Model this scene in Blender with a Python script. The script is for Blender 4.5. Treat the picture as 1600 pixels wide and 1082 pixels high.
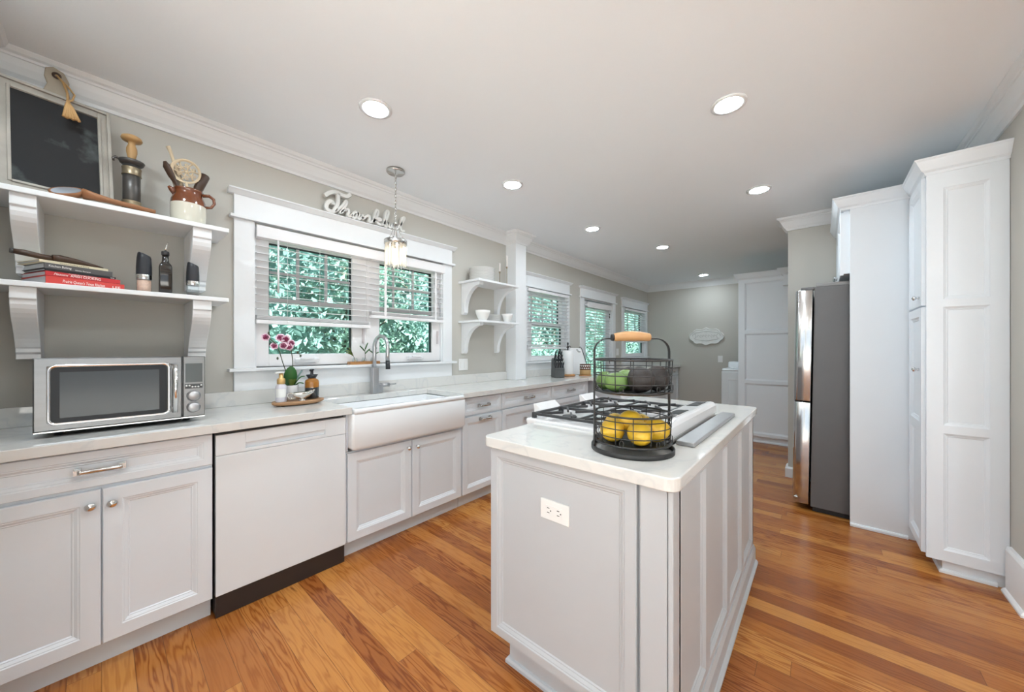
import bpy, bmesh, math, random
from mathutils import Vector, Matrix
for _o in list(bpy.data.objects): bpy.data.objects.remove(_o, do_unlink=True)
SC = bpy.context.scene
COL = SC.collection
PI = math.pi

# ---------------------------------------------------------------- camera
cam = bpy.data.cameras.new('camera'); camo = bpy.data.objects.new('camera', cam); COL.objects.link(camo)
cam.sensor_fit = 'HORIZONTAL'; cam.sensor_width = 36.0
cam.lens = 557.0 / 1600.0 * 36.0
cam.shift_y = 4.0 / 1600.0
cam.clip_start = 0.05; cam.clip_end = 200
camo.location = (0, 0, 1.258)
camo.rotation_euler = (PI / 2, 0, math.atan(484.0 / 557.0))
SC.camera = camo

# ---------------------------------------------------------------- colour management
SC.view_settings.view_transform = 'Standard'
SC.view_settings.look = 'None'
SC.view_settings.gamma = 1.0
SC.view_settings.use_curve_mapping = False
SC.view_settings.exposure = 1.22
SC.cycles.max_bounces = 10
SC.cycles.diffuse_bounces = 6
SC.cycles.glossy_bounces = 4
SC.cycles.transparent_max_bounces = 24
SC.cycles.sample_clamp_indirect = 6.0
SC.cycles.caustics_reflective = False
SC.cycles.caustics_refractive = False
SC.cycles.use_denoising = True

LAMP = 86.0          # radiance of the recessed lamps
SKY = 0.75            # brightness of the sky

# ---------------------------------------------------------------- sky and sun
wld = bpy.data.worlds.new('sky'); SC.world = wld; wld.use_nodes = True
nt = wld.node_tree; nt.nodes.clear()
out = nt.nodes.new('ShaderNodeOutputWorld'); bg = nt.nodes.new('ShaderNodeBackground')
tc = nt.nodes.new('ShaderNodeTexCoord'); sp = nt.nodes.new('ShaderNodeSeparateXYZ'); rp = nt.nodes.new('ShaderNodeValToRGB')
rp.color_ramp.elements[0].position = 0.0; rp.color_ramp.elements[0].color = (0.74, 0.85, 0.95, 1)
rp.color_ramp.elements[1].position = 0.9; rp.color_ramp.elements[1].color = (0.60, 0.77, 1.0, 1)
nt.links.new(tc.outputs['Generated'], sp.inputs[0]); nt.links.new(sp.outputs[2], rp.inputs[0])
nt.links.new(rp.outputs[0], bg.inputs[0]); bg.inputs[1].default_value = SKY
nt.links.new(bg.outputs[0], out.inputs[0])
sl = bpy.data.lights.new('sun', 'SUN'); sl.energy = 14.0; sl.angle = 0.02; sl.color = (1, 0.96, 0.88)
so = bpy.data.objects.new('sun', sl); COL.objects.link(so); so.location = (2, 3, 9)
so.rotation_euler = Vector((-0.38, 0.58, -0.72)).to_track_quat('-Z', 'Y').to_euler()

# ---------------------------------------------------------------- materials
def lin(r, g, b):
    f = lambda c: (c / 255 / 12.92) if c / 255 <= 0.04045 else ((c / 255 + 0.055) / 1.055) ** 2.4
    return (f(r), f(g), f(b), 1)
M = {}
def mat(name, col, rough=0.5, metal=0.0, spec=0.5, var=0.0, vscale=8.0, bump=0.0, bscale=200.0, coat=0.0, emit=0.0, stretch=(1, 1, 1), trans=0.0, sss=0.0):
    m = bpy.data.materials.new(name); m.use_nodes = True
    n = m.node_tree; b = n.nodes['Principled BSDF']; M[name] = m
    b.inputs['Roughness'].default_value = rough; b.inputs['Metallic'].default_value = metal
    b.inputs['Specular IOR Level'].default_value = spec
    b.inputs['Coat Weight'].default_value = coat; b.inputs['Coat Roughness'].default_value = 0.08
    if emit:
        b.inputs['Emission Color'].default_value = col; b.inputs['Emission Strength'].default_value = emit
    if trans: b.inputs['Transmission Weight'].default_value = trans
    co = n.nodes.new('ShaderNodeTexCoord'); mp = n.nodes.new('ShaderNodeMapping'); mp.inputs['Scale'].default_value = stretch
    n.links.new(co.outputs['Object'], mp.inputs[0])
    no = n.nodes.new('ShaderNodeTexNoise'); no.inputs['Scale'].default_value = vscale; no.inputs['Detail'].default_value = 5
    n.links.new(mp.outputs[0], no.inputs['Vector'])
    mx = n.nodes.new('ShaderNodeMix'); mx.data_type = 'RGBA'
    lo = tuple(max(0, c * (1 - var)) for c in col[:3]) + (1,); hi = tuple(min(1, c * (1 + var)) for c in col[:3]) + (1,)
    mx.inputs[6].default_value = lo; mx.inputs[7].default_value = hi
    n.links.new(no.outputs[0], mx.inputs[0]); n.links.new(mx.outputs[2], b.inputs['Base Color'])
    if bump:
        n2 = n.nodes.new('ShaderNodeTexNoise'); n2.inputs['Scale'].default_value = bscale; n2.inputs['Detail'].default_value = 3
        n.links.new(mp.outputs[0], n2.inputs['Vector'])
        bp = n.nodes.new('ShaderNodeBump'); bp.inputs['Strength'].default_value = bump; bp.inputs['Distance'].default_value = 0.002
        n.links.new(n2.outputs[0], bp.inputs['Height']); n.links.new(bp.outputs[0], b.inputs['Normal'])
    return m
mat('island_paint', (0.50, 0.52, 0.545, 1), 0.4, var=0.015)
mat('paint_white', (0.755, 0.80, 0.845, 1), 0.38, var=0.015)
mat('trim_white', (0.79, 0.805, 0.82, 1), 0.4, var=0.015)
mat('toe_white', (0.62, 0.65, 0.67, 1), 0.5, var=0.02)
mat('wall_greige', (0.525, 0.508, 0.465, 1), 0.75, var=0.02, vscale=3, bump=0.08, bscale=260)
mat('ceiling_white', (0.865, 0.905, 0.945, 1), 0.85, var=0.01, vscale=2, bump=0.12, bscale=160)
mat('vinyl_white', (0.80, 0.79, 0.795, 1), 0.35, var=0.015)
mat('muntin_grey', (0.52, 0.47, 0.48, 1), 0.5, var=0.03)
mat('gasket_black', (0.02, 0.022, 0.025, 1), 0.6)
mat('slat_white', (0.80, 0.79, 0.80, 1), 0.45, var=0.02)
mat('appliance_white', (0.765, 0.80, 0.83, 1), 0.22, var=0.01)
mat('enamel', (0.82, 0.82, 0.83, 1), 0.12, var=0.01, coat=0.4)
mat('fireclay', (0.80, 0.82, 0.84, 1), 0.1, var=0.01, coat=0.5)
mat('kick_black', (0.028, 0.02, 0.017, 1), 0.45, var=0.2)
mat('hinge_grey', (0.26, 0.26, 0.26, 1), 0.5)
mat('steel', (0.235, 0.235, 0.235, 1), 0.3, 1.0, var=0.10, vscale=40, stretch=(1, 0.02, 1.6), bump=0.03, bscale=300)
mat('steel_door', (0.60, 0.60, 0.60, 1), 0.16, 1.0, var=0.03, vscale=30, bump=0.35, bscale=3.0)
mat('steel_flat', (0.52, 0.52, 0.53, 1), 0.36, 1.0, var=0.05, vscale=20)
mat('nickel', (0.56, 0.55, 0.53, 1), 0.25, 1.0, var=0.04)
mat('chrome', (0.78, 0.78, 0.78, 1), 0.1, 1.0, var=0.02)
mat('fridge_grey', (0.125, 0.125, 0.128, 1), 0.45, 0.2, var=0.05)
mat('iron_black', (0.035, 0.034, 0.034, 1), 0.45, 0.3, var=0.2, bump=0.1)
mat('grate_iron', (0.045, 0.045, 0.047, 1), 0.5, var=0.2, bump=0.25)
mat('rubber_black', (0.02, 0.02, 0.022, 1), 0.55, var=0.1)
mat('soft_black', (0.018, 0.020, 0.026, 1), 0.42, var=0.1)
mat('dark_window', (0.02, 0.022, 0.025, 1), 0.3, spec=0.25, var=0.1)
mat('oven_glass', (0.075, 0.083, 0.088, 1), 0.12, spec=0.25, var=0.05)
mat('lcd', (0.085, 0.10, 0.10, 1), 0.25, var=0.05)
mat('plate_white', (0.80, 0.79, 0.77, 1), 0.15, var=0.01)
mat('outlet_white', (0.82, 0.82, 0.81, 1), 0.35)
mat('slot_dark', (0.05, 0.05, 0.05, 1), 0.6)
mat('chalk_black', (0.028, 0.028, 0.029, 1), 0.95, spec=0.12, var=0.3, vscale=5)
mat('brass_old', (0.33, 0.27, 0.18, 1), 0.35, 0.8, var=0.2)
mat('iron_old', (0.10, 0.095, 0.09, 1), 0.38, 0.6, var=0.3, vscale=14)
mat('glaze_brown', (0.17, 0.052, 0.02, 1), 0.12, var=0.25, vscale=12, coat=0.6)
mat('glaze_cream', (0.66, 0.63, 0.53, 1), 0.14, var=0.04, vscale=10, coat=0.5)
mat('wood_tan', (0.42, 0.25, 0.10, 1), 0.5, var=0.25, vscale=18, stretch=(1, 1, 0.2))
mat('wood_pale', (0.62, 0.50, 0.34, 1), 0.55, var=0.15, vscale=18, stretch=(1, 1, 0.2))
mat('wood_grey', (0.36, 0.31, 0.24, 1), 0.6, var=0.2, vscale=14, stretch=(1, 1, 0.25))
mat('wood_red', (0.30, 0.13, 0.055, 1), 0.5, var=0.35, vscale=16, stretch=(1, 0.2, 1))
mat('wood_dark', (0.055, 0.028, 0.016, 1), 0.45, var=0.35, vscale=20)
mat('wood_slab', (0.36, 0.20, 0.10, 1), 0.55, var=0.5, vscale=26, stretch=(1, 0.25, 1), bump=0.4, bscale=60)
mat('wood_oak', (0.42, 0.20, 0.07, 1), 0.5, var=0.3, vscale=22, stretch=(0.3, 1, 1))
mat('handle_wood', (0.52, 0.29, 0.13, 1), 0.42, var=0.15, vscale=30)
mat('wood_wash', (0.36, 0.335, 0.295, 1), 0.75, var=0.45, vscale=30, stretch=(1, 0.3, 0.3), bump=0.3, bscale=90)
mat('leather', (0.50, 0.30, 0.12, 1), 0.6, var=0.2)
mat('blue_grey', (0.33, 0.36, 0.40, 1), 0.5, var=0.2)
mat('page_white', (0.62, 0.64, 0.67, 1), 0.8, var=0.12, vscale=60, stretch=(0.05, 0.05, 8))
mat('cover_red', (0.52, 0.03, 0.035, 1), 0.35, var=0.08)
mat('cover_coral', (0.62, 0.06, 0.05, 1), 0.35, var=0.08)
mat('cover_black', (0.012, 0.012, 0.013, 1), 0.35)
mat('cover_grey', (0.085, 0.082, 0.082, 1), 0.4, var=0.1)
mat('cover_cream', (0.70, 0.62, 0.44, 1), 0.5, var=0.05)
mat('ink_white', (0.85, 0.83, 0.80, 1), 0.6)
mat('ink_dark', (0.10, 0.08, 0.06, 1), 0.6)
mat('salt_pink', (0.85, 0.52, 0.40, 1), 0.5, var=0.35, vscale=120, bump=0.5, bscale=200)
mat('pepper_dark', (0.12, 0.11, 0.105, 1), 0.5, var=0.8, vscale=160)
mat('bottle_dark', (0.016, 0.012, 0.010, 1), 0.12, var=0.3, coat=0.5)
mat('silver_spout', (0.75, 0.75, 0.75, 1), 0.15, 1.0)
mat('amber', (0.36, 0.14, 0.02, 1), 0.08, var=0.2, coat=0.6)
mat('soap_liquid', (0.030, 0.032, 0.036, 1), 0.12, var=0.1, coat=0.5)
mat('lavender', (0.62, 0.60, 0.66, 1), 0.3, var=0.1, vscale=30)
mat('gold_plastic', (0.62, 0.40, 0.16, 1), 0.28, 0.4, var=0.1)
mat('ceramic_white', (0.80, 0.80, 0.80, 1), 0.18, var=0.01, coat=0.3)
mat('silver', (0.80, 0.78, 0.74, 1), 0.12, 1.0, var=0.05)
mat('leaf_dark', (0.03, 0.12, 0.025, 1), 0.35, var=0.3, vscale=10)
mat('leaf_olive', (0.13, 0.18, 0.03, 1), 0.4, var=0.3, vscale=10)
mat('leaf_bluish', (0.20, 0.30, 0.27, 1), 0.4, var=0.2)
mat('stem_dark', (0.05, 0.06, 0.03, 1), 0.5)
mat('petal_magenta', (0.20, 0.005, 0.06, 1), 0.5, var=0.3)
mat('petal_pale', (0.72, 0.50, 0.60, 1), 0.5, var=0.2)
mat('soil', (0.05, 0.035, 0.025, 1), 0.9, var=0.5, vscale=80)
mat('lemon_skin', (0.74, 0.46, 0.035, 1), 0.32, var=0.10, vscale=12, bump=0.25, bscale=180)
mat('lime_skin', (0.16, 0.27, 0.075, 1), 0.38, var=0.30, vscale=9, bump=0.1, bscale=120)
mat('avocado_skin', (0.035, 0.029, 0.027, 1), 0.48, var=0.5, vscale=22, bump=0.9, bscale=90)
mat('paper', (0.84, 0.84, 0.84, 1), 0.9, var=0.02, bump=0.2, bscale=120)
mat('block_grey', (0.075, 0.078, 0.078, 1), 0.5, var=0.1)
mat('candle', (0.82, 0.78, 0.74, 1), 0.5)
mat('sign_white', (0.74, 0.74, 0.72, 1), 0.6, var=0.12, vscale=18)
mat('sign_line', (0.50, 0.50, 0.48, 1), 0.7, var=0.1)
mat('bulb', (1.0, 0.80, 0.52, 1), 0.5, emit=10.0)
mat('lamp_diffuser', (0.82, 0.93, 1.0, 1), 0.5, emit=LAMP)
mat('lawn', (0.14, 0.21, 0.13, 1), 0.9, var=0.4, vscale=2)
mat('bounce_paver', (0.72, 0.72, 0.70, 1), 0.9, var=0.1)
mat('rug', (0.80, 0.80, 0.80, 1), 0.95, var=0.05, vscale=60)
mat('bark', (0.10, 0.08, 0.06, 1), 0.9, var=0.4, vscale=12)
mat('foliage', (0.30, 0.42, 0.40, 1), 0.8, var=0.35, vscale=1.6)
mat('foliage_pale', (0.38, 0.50, 0.43, 1), 0.8, var=0.35, vscale=1.6)
mat('fence_paint', (0.55, 0.6, 0.6, 1), 0.8, var=0.1)
mat('cookie_dark', (0.10, 0.035, 0.018, 1), 0.5, var=0.3)

def leafy(name):
    # thin leaves let half of the light through
    n = M[name].node_tree; b = n.nodes['Principled BSDF']; o = [q for q in n.nodes if q.type == 'OUTPUT_MATERIAL'][0]
    t = n.nodes.new('ShaderNodeBsdfTranslucent'); x = n.nodes.new('ShaderNodeMixShader'); x.inputs[0].default_value = 0.5
    n.links.new(b.inputs['Base Color'].links[0].from_socket, t.inputs[0])
    n.links.new(b.outputs[0], x.inputs[1]); n.links.new(t.outputs[0], x.inputs[2]); n.links.new(x.outputs[0], o.inputs[0])
leafy('foliage'); leafy('foliage_pale')
def schlick(n, r0=0.04):
    lw = n.nodes.new('ShaderNodeLayerWeight'); lw.inputs[0].default_value = 0.5
    p = n.nodes.new('ShaderNodeMath'); p.operation = 'POWER'; n.links.new(lw.outputs['Facing'], p.inputs[0]); p.inputs[1].default_value = 5.0
    a = n.nodes.new('ShaderNodeMath'); a.operation = 'MULTIPLY_ADD'; n.links.new(p.outputs[0], a.inputs[0]); a.inputs[1].default_value = 1 - r0; a.inputs[2].default_value = r0
    return a
def glass(name, tint, gl=0.05):
    m = bpy.data.materials.new(name); m.use_nodes = True; n = m.node_tree; n.nodes.clear(); M[name] = m
    o = n.nodes.new('ShaderNodeOutputMaterial'); t = n.nodes.new('ShaderNodeBsdfTransparent'); g = n.nodes.new('ShaderNodeBsdfGlossy')
    f = schlick(n); x = n.nodes.new('ShaderNodeMixShader')
    t.inputs[0].default_value = tint; g.inputs['Roughness'].default_value = gl
    n.links.new(f.outputs[0], x.inputs[0]); n.links.new(t.outputs[0], x.inputs[1]); n.links.new(g.outputs[0], x.inputs[2]); n.links.new(x.outputs[0], o.inputs[0])
glass('pane', (0.80, 0.93, 0.92, 1), 0.01)
glass('clear_glass', (0.93, 0.95, 0.95, 1), 0.03)
def crystal():
    m = bpy.data.materials.new('crystal'); m.use_nodes = True; n = m.node_tree; n.nodes.clear(); M['crystal'] = m; L = n.links
    o = n.nodes.new('ShaderNodeOutputMaterial'); t = n.nodes.new('ShaderNodeBsdfTransparent'); g = n.nodes.new('ShaderNodeBsdfGlossy'); d = n.nodes.new('ShaderNodeBsdfTranslucent')
    t.inputs[0].default_value = (0.98, 0.98, 0.97, 1); g.inputs['Roughness'].default_value = 0.05; d.inputs[0].default_value = (0.95, 0.94, 0.92, 1)
    f = schlick(n, 0.06); x = n.nodes.new('ShaderNodeMixShader'); y = n.nodes.new('ShaderNodeMixShader'); x.inputs[0].default_value = 0.34
    L.new(t.outputs[0], x.inputs[1]); L.new(d.outputs[0], x.inputs[2]); L.new(f.outputs[0], y.inputs[0]); L.new(x.outputs[0], y.inputs[1]); L.new(g.outputs[0], y.inputs[2]); L.new(y.outputs[0], o.inputs[0])
crystal()

def floor_mat():
    m = bpy.data.materials.new('heart_pine'); m.use_nodes = True; n = m.node_tree; b = n.nodes['Principled BSDF']; M['heart_pine'] = m
    L = n.links
    def math_(op, a, c=None, v=None):
        k = n.nodes.new('ShaderNodeMath'); k.operation = op
        if hasattr(a, 'is_linked'): L.new(a, k.inputs[0])
        else: k.inputs[0].default_value = a
        if c is not None:
            if hasattr(c, 'is_linked'): L.new(c, k.inputs[1])
            else: k.inputs[1].default_value = c
        return k.outputs[0]
    geo = n.nodes.new('ShaderNodeTexCoord'); s = n.nodes.new('ShaderNodeSeparateXYZ'); L.new(geo.outputs['Object'], s.inputs[0])
    X, Y = s.outputs[0], s.outputs[1]
    PW = 0.0865
    yr = math_('DIVIDE', Y, PW); row = math_('FLOOR', yr); fy = math_('FRACT', yr)
    def wn(vec3=None, val=None):
        w = n.nodes.new('ShaderNodeTexWhiteNoise')
        if vec3 is not None: w.noise_dimensions = '2D'; L.new(vec3, w.inputs['Vector'])
        else: w.noise_dimensions = '1D'; L.new(val, w.inputs['W'])
        return w
    r1 = wn(val=row)
    ln = math_('ADD', math_('MULTIPLY', r1.outputs[0], 1.3), 1.1)
    xo = math_('ADD', X, math_('MULTIPLY', r1.outputs[0], 37.0))
    xr = math_('DIVIDE', xo, ln); colm = math_('FLOOR', xr); fx = math_('FRACT', xr)
    cv = n.nodes.new('ShaderNodeCombineXYZ'); L.new(row, cv.inputs[0]); L.new(colm, cv.inputs[1])
    pid = wn(vec3=cv.outputs[0])
    ramp = n.nodes.new('ShaderNodeValToRGB'); e = ramp.color_ramp.elements
    e[0].position = 0; e[0].color = (0.31, 0.098, 0.021, 1); e[1].position = 1; e[1].color = (0.60, 0.268, 0.066, 1)
    for p, c in ((0.22, (0.40, 0.138, 0.029, 1)), (0.45, (0.475, 0.180, 0.038, 1)), (0.7, (0.53, 0.220, 0.050, 1))):
        q = e.new(p); q.color = c
    L.new(pid.outputs[0], ramp.inputs[0])
    # grain: long bands stretched along the board, wavy like flat-sawn pine
    off = math_('MULTIPLY', pid.outputs[0], 60.0)
    gv = n.nodes.new('ShaderNodeCombineXYZ')
    L.new(math_('ADD', math_('MULTIPLY', X, 1.15), off), gv.inputs[0]); L.new(math_('ADD', math_('MULTIPLY', Y, 11.0), off), gv.inputs[1]); L.new(off, gv.inputs[2])
    dn = n.nodes.new('ShaderNodeTexNoise'); dn.inputs['Scale'].default_value = 1.6; dn.inputs['Detail'].default_value = 3; dn.inputs['Roughness'].default_value = 0.45
    L.new(gv.outputs[0], dn.inputs['Vector'])
    rings = math_('SINE', math_('MULTIPLY', dn.outputs[0], 62.0))
    rings = math_('POWER', math_('ADD', math_('MULTIPLY', rings, 0.5), 0.5), 2.2)
    gf = n.nodes.new('ShaderNodeCombineXYZ'); L.new(math_('ADD', math_('MULTIPLY', X, 5.0), off), gf.inputs[0]); L.new(math_('MULTIPLY', Y, 260.0), gf.inputs[1])
    fn = n.nodes.new('ShaderNodeTexNoise'); fn.inputs['Scale'].default_value = 1.0; fn.inputs['Detail'].default_value = 4; L.new(gf.outputs[0], fn.inputs['Vector'])
    # grain strength differs from board to board
    gs = math_('MULTIPLY', pid.outputs[1] if len(pid.outputs) > 1 and pid.outputs[1].type == 'VALUE' else pid.outputs[0], 1.0)
    gs = math_('ADD', math_('MULTIPLY', math_('FRACT', math_('MULTIPLY', pid.outputs[0], 7.31)), 0.60), 0.18)
    gsum = math_('ADD', math_('MULTIPLY', rings, gs), math_('MULTIPLY', fn.outputs[0], 0.34))
    dark = n.nodes.new('ShaderNodeMix'); dark.data_type = 'RGBA'; dark.blend_type = 'MULTIPLY'
    L.new(ramp.outputs[0], dark.inputs[6]); dark.inputs[7].default_value = (0.46, 0.28, 0.17, 1)
    L.new(gsum, dark.inputs[0])
    # knots and dark streaks
    kn = n.nodes.new('ShaderNodeTexNoise'); kn.inputs['Scale'].default_value = 1.0; kn.inputs['Detail'].default_value = 2
    kv = n.nodes.new('ShaderNodeCombineXYZ'); L.new(math_('MULTIPLY', X, 6.0), kv.inputs[0]); L.new(math_('MULTIPLY', Y, 30.0), kv.inputs[1]); L.new(kv.outputs[0], kn.inputs['Vector'])
    kr = n.nodes.new('ShaderNodeValToRGB'); kr.color_ramp.elements[0].position = 0.71; kr.color_ramp.elements[1].position = 0.79; L.new(kn.outputs[0], kr.inputs[0])
    k2 = n.nodes.new('ShaderNodeMix'); k2.data_type = 'RGBA'; L.new(math_('MULTIPLY', kr.outputs[0], 0.7), k2.inputs[0]); L.new(dark.outputs[2], k2.inputs[6]); k2.inputs[7].default_value = (0.10, 0.03, 0.012, 1)
    # seams between boards
    ey = math_('MINIMUM', fy, math_('SUBTRACT', 1.0, fy)); ex = math_('MULTIPLY', math_('MINIMUM', fx, math_('SUBTRACT', 1.0, fx)), math_('DIVIDE', ln, PW))
    seam = math_('LESS_THAN', math_('MINIMUM', ey, ex), 0.011)
    k3 = n.nodes.new('ShaderNodeMix'); k3.data_type = 'RGBA'; L.new(math_('MULTIPLY', seam, 0.65), k3.inputs[0]); L.new(k2.outputs[2], k3.inputs[6]); k3.inputs[7].default_value = (0.06, 0.022, 0.01, 1)
    L.new(k3.outputs[2], b.inputs['Base Color'])
    b.inputs['Roughness'].default_value = 0.27; b.inputs['Specular IOR Level'].default_value = 0.35; b.inputs['Coat Weight'].default_value = 0.08; b.inputs['Coat Roughness'].default_value = 0.12
    bp = n.nodes.new('ShaderNodeBump'); bp.inputs['Strength'].default_value = 0.10; bp.inputs['Distance'].default_value = 0.001
    L.new(math_('SUBTRACT', math_('MULTIPLY', fn.outputs[0], 0.5), seam), bp.inputs['Height']); L.new(bp.outputs[0], b.inputs['Normal'])
floor_mat()

def quartz():
    m = bpy.data.materials.new('quartz'); m.use_nodes = True; n = m.node_tree; b = n.nodes['Principled BSDF']; M['quartz'] = m; L = n.links
    co = n.nodes.new('ShaderNodeTexCoord')
    a = n.nodes.new('ShaderNodeTexNoise'); a.inputs['Scale'].default_value = 2.3; a.inputs['Detail'].default_value = 6; a.inputs['Distortion'].default_value = 1.6; L.new(co.outputs['Object'], a.inputs['Vector'])
    s = n.nodes.new('ShaderNodeMath'); s.operation = 'SUBTRACT'; L.new(a.outputs[0], s.inputs[0]); s.inputs[1].default_value = 0.5
    ab = n.nodes.new('ShaderNodeMath'); ab.operation = 'ABSOLUTE'; L.new(s.outputs[0], ab.inputs[0])
    r = n.nodes.new('ShaderNodeValToRGB'); r.color_ramp.elements[0].position = 0.0; r.color_ramp.elements[0].color = (0.63, 0.63, 0.62, 1)
    r.color_ramp.elements[1].position = 0.03; r.color_ramp.elements[1].color = (0.69, 0.68, 0.655, 1); L.new(ab.outputs[0], r.inputs[0])
    L.new(r.outputs[0], b.inputs['Base Color']); b.inputs['Roughness'].default_value = 0.06; b.inputs['Specular IOR Level'].default_value = 0.65
quartz()
def chalk():
    m = M['chalk_black']; n = m.node_tree; b = n.nodes['Principled BSDF']; L = n.links
    co = n.nodes.new('ShaderNodeTexCoord'); a = n.nodes.new('ShaderNodeTexNoise'); a.inputs['Scale'].default_value = 9; a.inputs['Detail'].default_value = 6; L.new(co.outputs['Object'], a.inputs['Vector'])
    g = n.nodes.new('ShaderNodeTexNoise'); g.inputs['Scale'].default_value = 3.2; g.inputs['Detail'].default_value = 2; L.new(co.outputs['Object'], g.inputs['Vector'])
    mu = n.nodes.new('ShaderNodeMath'); mu.operation = 'MULTIPLY'; L.new(a.outputs[0], mu.inputs[0]); L.new(g.outputs[0], mu.inputs[1])
    r = n.nodes.new('ShaderNodeValToRGB'); r.color_ramp.elements[0].position = 0.27; r.color_ramp.elements[0].color = (0.034, 0.034, 0.035, 1)
    r.color_ramp.elements[1].position = 0.42; r.color_ramp.elements[1].color = (0.15, 0.17, 0.17, 1); L.new(mu.outputs[0], r.inputs[0]); L.new(r.outputs[0], b.inputs['Base Color'])
chalk()

# ---------------------------------------------------------------- mesh helpers
WL = {}
class MB:
    def __init__(s): s.v = []; s.f = []; s.sm = []; s.mi = []; s.cm = 0
    def add(s, vs, fs, smooth=False):
        b = len(s.v); s.v += [tuple(v) for v in vs]
        for f in fs: s.f.append([b + i for i in f]); s.sm.append(smooth); s.mi.append(s.cm)
        return s
    def box(s, x0, x1, y0, y1, z0, z1):
        return s.add([(x0, y0, z0), (x1, y0, z0), (x1, y1, z0), (x0, y1, z0), (x0, y0, z1), (x1, y0, z1), (x1, y1, z1), (x0, y1, z1)],
                     [(0, 3, 2, 1), (4, 5, 6, 7), (0, 1, 5, 4), (1, 2, 6, 5), (2, 3, 7, 6), (3, 0, 4, 7)])
    def obox(s, O, U, V, N, a0, a1, b0, b1, c0, c1):
        P = lambda a, b, c: tuple(O[i] + U[i] * a + V[i] * b + N[i] * c for i in range(3))
        return s.add([P(a0, b0, c0), P(a1, b0, c0), P(a1, b1, c0), P(a0, b1, c0), P(a0, b0, c1), P(a1, b0, c1), P(a1, b1, c1), P(a0, b1, c1)],
                     [(0, 3, 2, 1), (4, 5, 6, 7), (0, 1, 5, 4), (1, 2, 6, 5), (2, 3, 7, 6), (3, 0, 4, 7)])
    def prism(s, poly, ax, a0, a1, smooth=False):
        n = len(poly)
        mk = {'x': lambda p, a: (a, p[0], p[1]), 'y': lambda p, a: (p[0], a, p[1]), 'z': lambda p, a: (p[0], p[1], a)}[ax]
        vs = [mk(p, a0) for p in poly] + [mk(p, a1) for p in poly]
        s.add(vs, [tuple(range(n - 1, -1, -1)), tuple(range(n, 2 * n))])
        return s.add(vs, [(i, (i + 1) % n, n + (i + 1) % n, n + i) for i in range(n)], smooth)
    def rings(s, O, U, V, N, w, h, rings, back=True, bottom_cap=False):
        vs = []; fs = []
        for k, (ins, d) in enumerate(rings):
            for a, b in ((ins, ins), (w - ins, ins), (w - ins, h - ins), (ins, h - ins)):
                vs.append(tuple(O[i] + U[i] * a + V[i] * b + N[i] * d for i in range(3)))
        for k in range(len(rings) - 1):
            for j in range(4):
                a = k * 4 + j; c = k * 4 + (j + 1) % 4
                fs.append((a, c, c + 4, a + 4))
        q = (len(rings) - 1) * 4; fs.append((q, q + 1, q + 2, q + 3))
        if back: fs.append((3, 2, 1, 0))
        return s.add(vs, fs)
    def lathe(s, prof, c=(0, 0, 0), seg=24, sx=1, sy=1, a0=0.0, a1=2 * PI, smooth=True, mtx=None):
        full = abs(a1 - a0 - 2 * PI) < 1e-6; n = seg if full else seg + 1
        vs = []; fs = []
        for r, z in prof:
            for k in range(n):
                t = a0 + (a1 - a0) * k / seg
                p = Vector((r * math.cos(t) * sx, r * math.sin(t) * sy, z))
                if mtx is not None: p = mtx @ p
                vs.append((p.x + c[0], p.y + c[1], p.z + c[2]))
        for i in range(len(prof) - 1):
            for k in range(seg):
                a = i * n + k; b = i * n + (k + 1) % n
                fs.append((a, b, b + n, a + n))
        return s.add(vs, fs, smooth)
    def tube(s, path, r, seg=10, closed=False, smooth=True, flat=None):
        P = [Vector(p) for p in path]; n = len(P)
        rr = r if isinstance(r, (list, tuple)) else [r] * n
        vs = []; fs = []; nrm = None
        for i in range(n):
            if closed: t = P[(i + 1) % n] - P[i - 1]
            elif i == 0: t = P[1] - P[0]
            elif i == n - 1: t = P[-1] - P[-2]
            else: t = P[i + 1] - P[i - 1]
            t.normalize()
            if flat is not None: nrm = Vector(flat).normalized()
            elif nrm is None:
                nrm = t.orthogonal().normalized()
            else:
                nrm = nrm - t * nrm.dot(t)
                nrm = nrm.normalized() if nrm.length > 1e-6 else t.orthogonal().normalized()
            b = t.cross(nrm)
            b = b.normalized() if b.length > 1e-6 else t.orthogonal()
            ri = rr[i]; ra, rb = ri if isinstance(ri, tuple) else (ri, ri)
            for k in range(seg):
                a = 2 * PI * k / seg
                vs.append(P[i] + nrm * (math.cos(a) * ra) + b * (math.sin(a) * rb))
        m = n if closed else n - 1
        for i in range(m):
            for k in range(seg):
                a = i * seg + k; c = i * seg + (k + 1) % seg; d = ((i + 1) % n) * seg
                fs.append((a, c, d + (k + 1) % seg, d + k))
        s.add(vs, fs, smooth)
        if not closed:
            s.add(vs[:seg], [tuple(range(seg - 1, -1, -1))]); s.add(vs[-seg:], [tuple(range(seg))])
        return s
    def cyl(s, p0, p1, r0, r1=None, seg=20):
        return s.tube([p0, p1], [r0, r0 if r1 is None else r1], seg)
    def ell(s, c, rx, ry, rz, seg=20, rg=12, mtx=None, fn=None):
        vs = []; fs = []
        for i in range(rg + 1):
            th = PI * i / rg
            for k in range(seg):
                ph = 2 * PI * k / seg
                p = Vector((math.sin(th) * math.cos(ph), math.sin(th) * math.sin(ph), math.cos(th)))
                if fn: p = fn(p)
                p = Vector((p.x * rx, p.y * ry, p.z * rz))
                if mtx is not None: p = mtx @ p
                vs.append((p.x + c[0], p.y + c[1], p.z + c[2]))
        for i in range(rg):
            for k in range(seg):
                a = i * seg + k; b = i * seg + (k + 1) % seg
                fs.append((a, a + seg, b + seg, b))
        return s.add(vs, fs, True)
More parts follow.
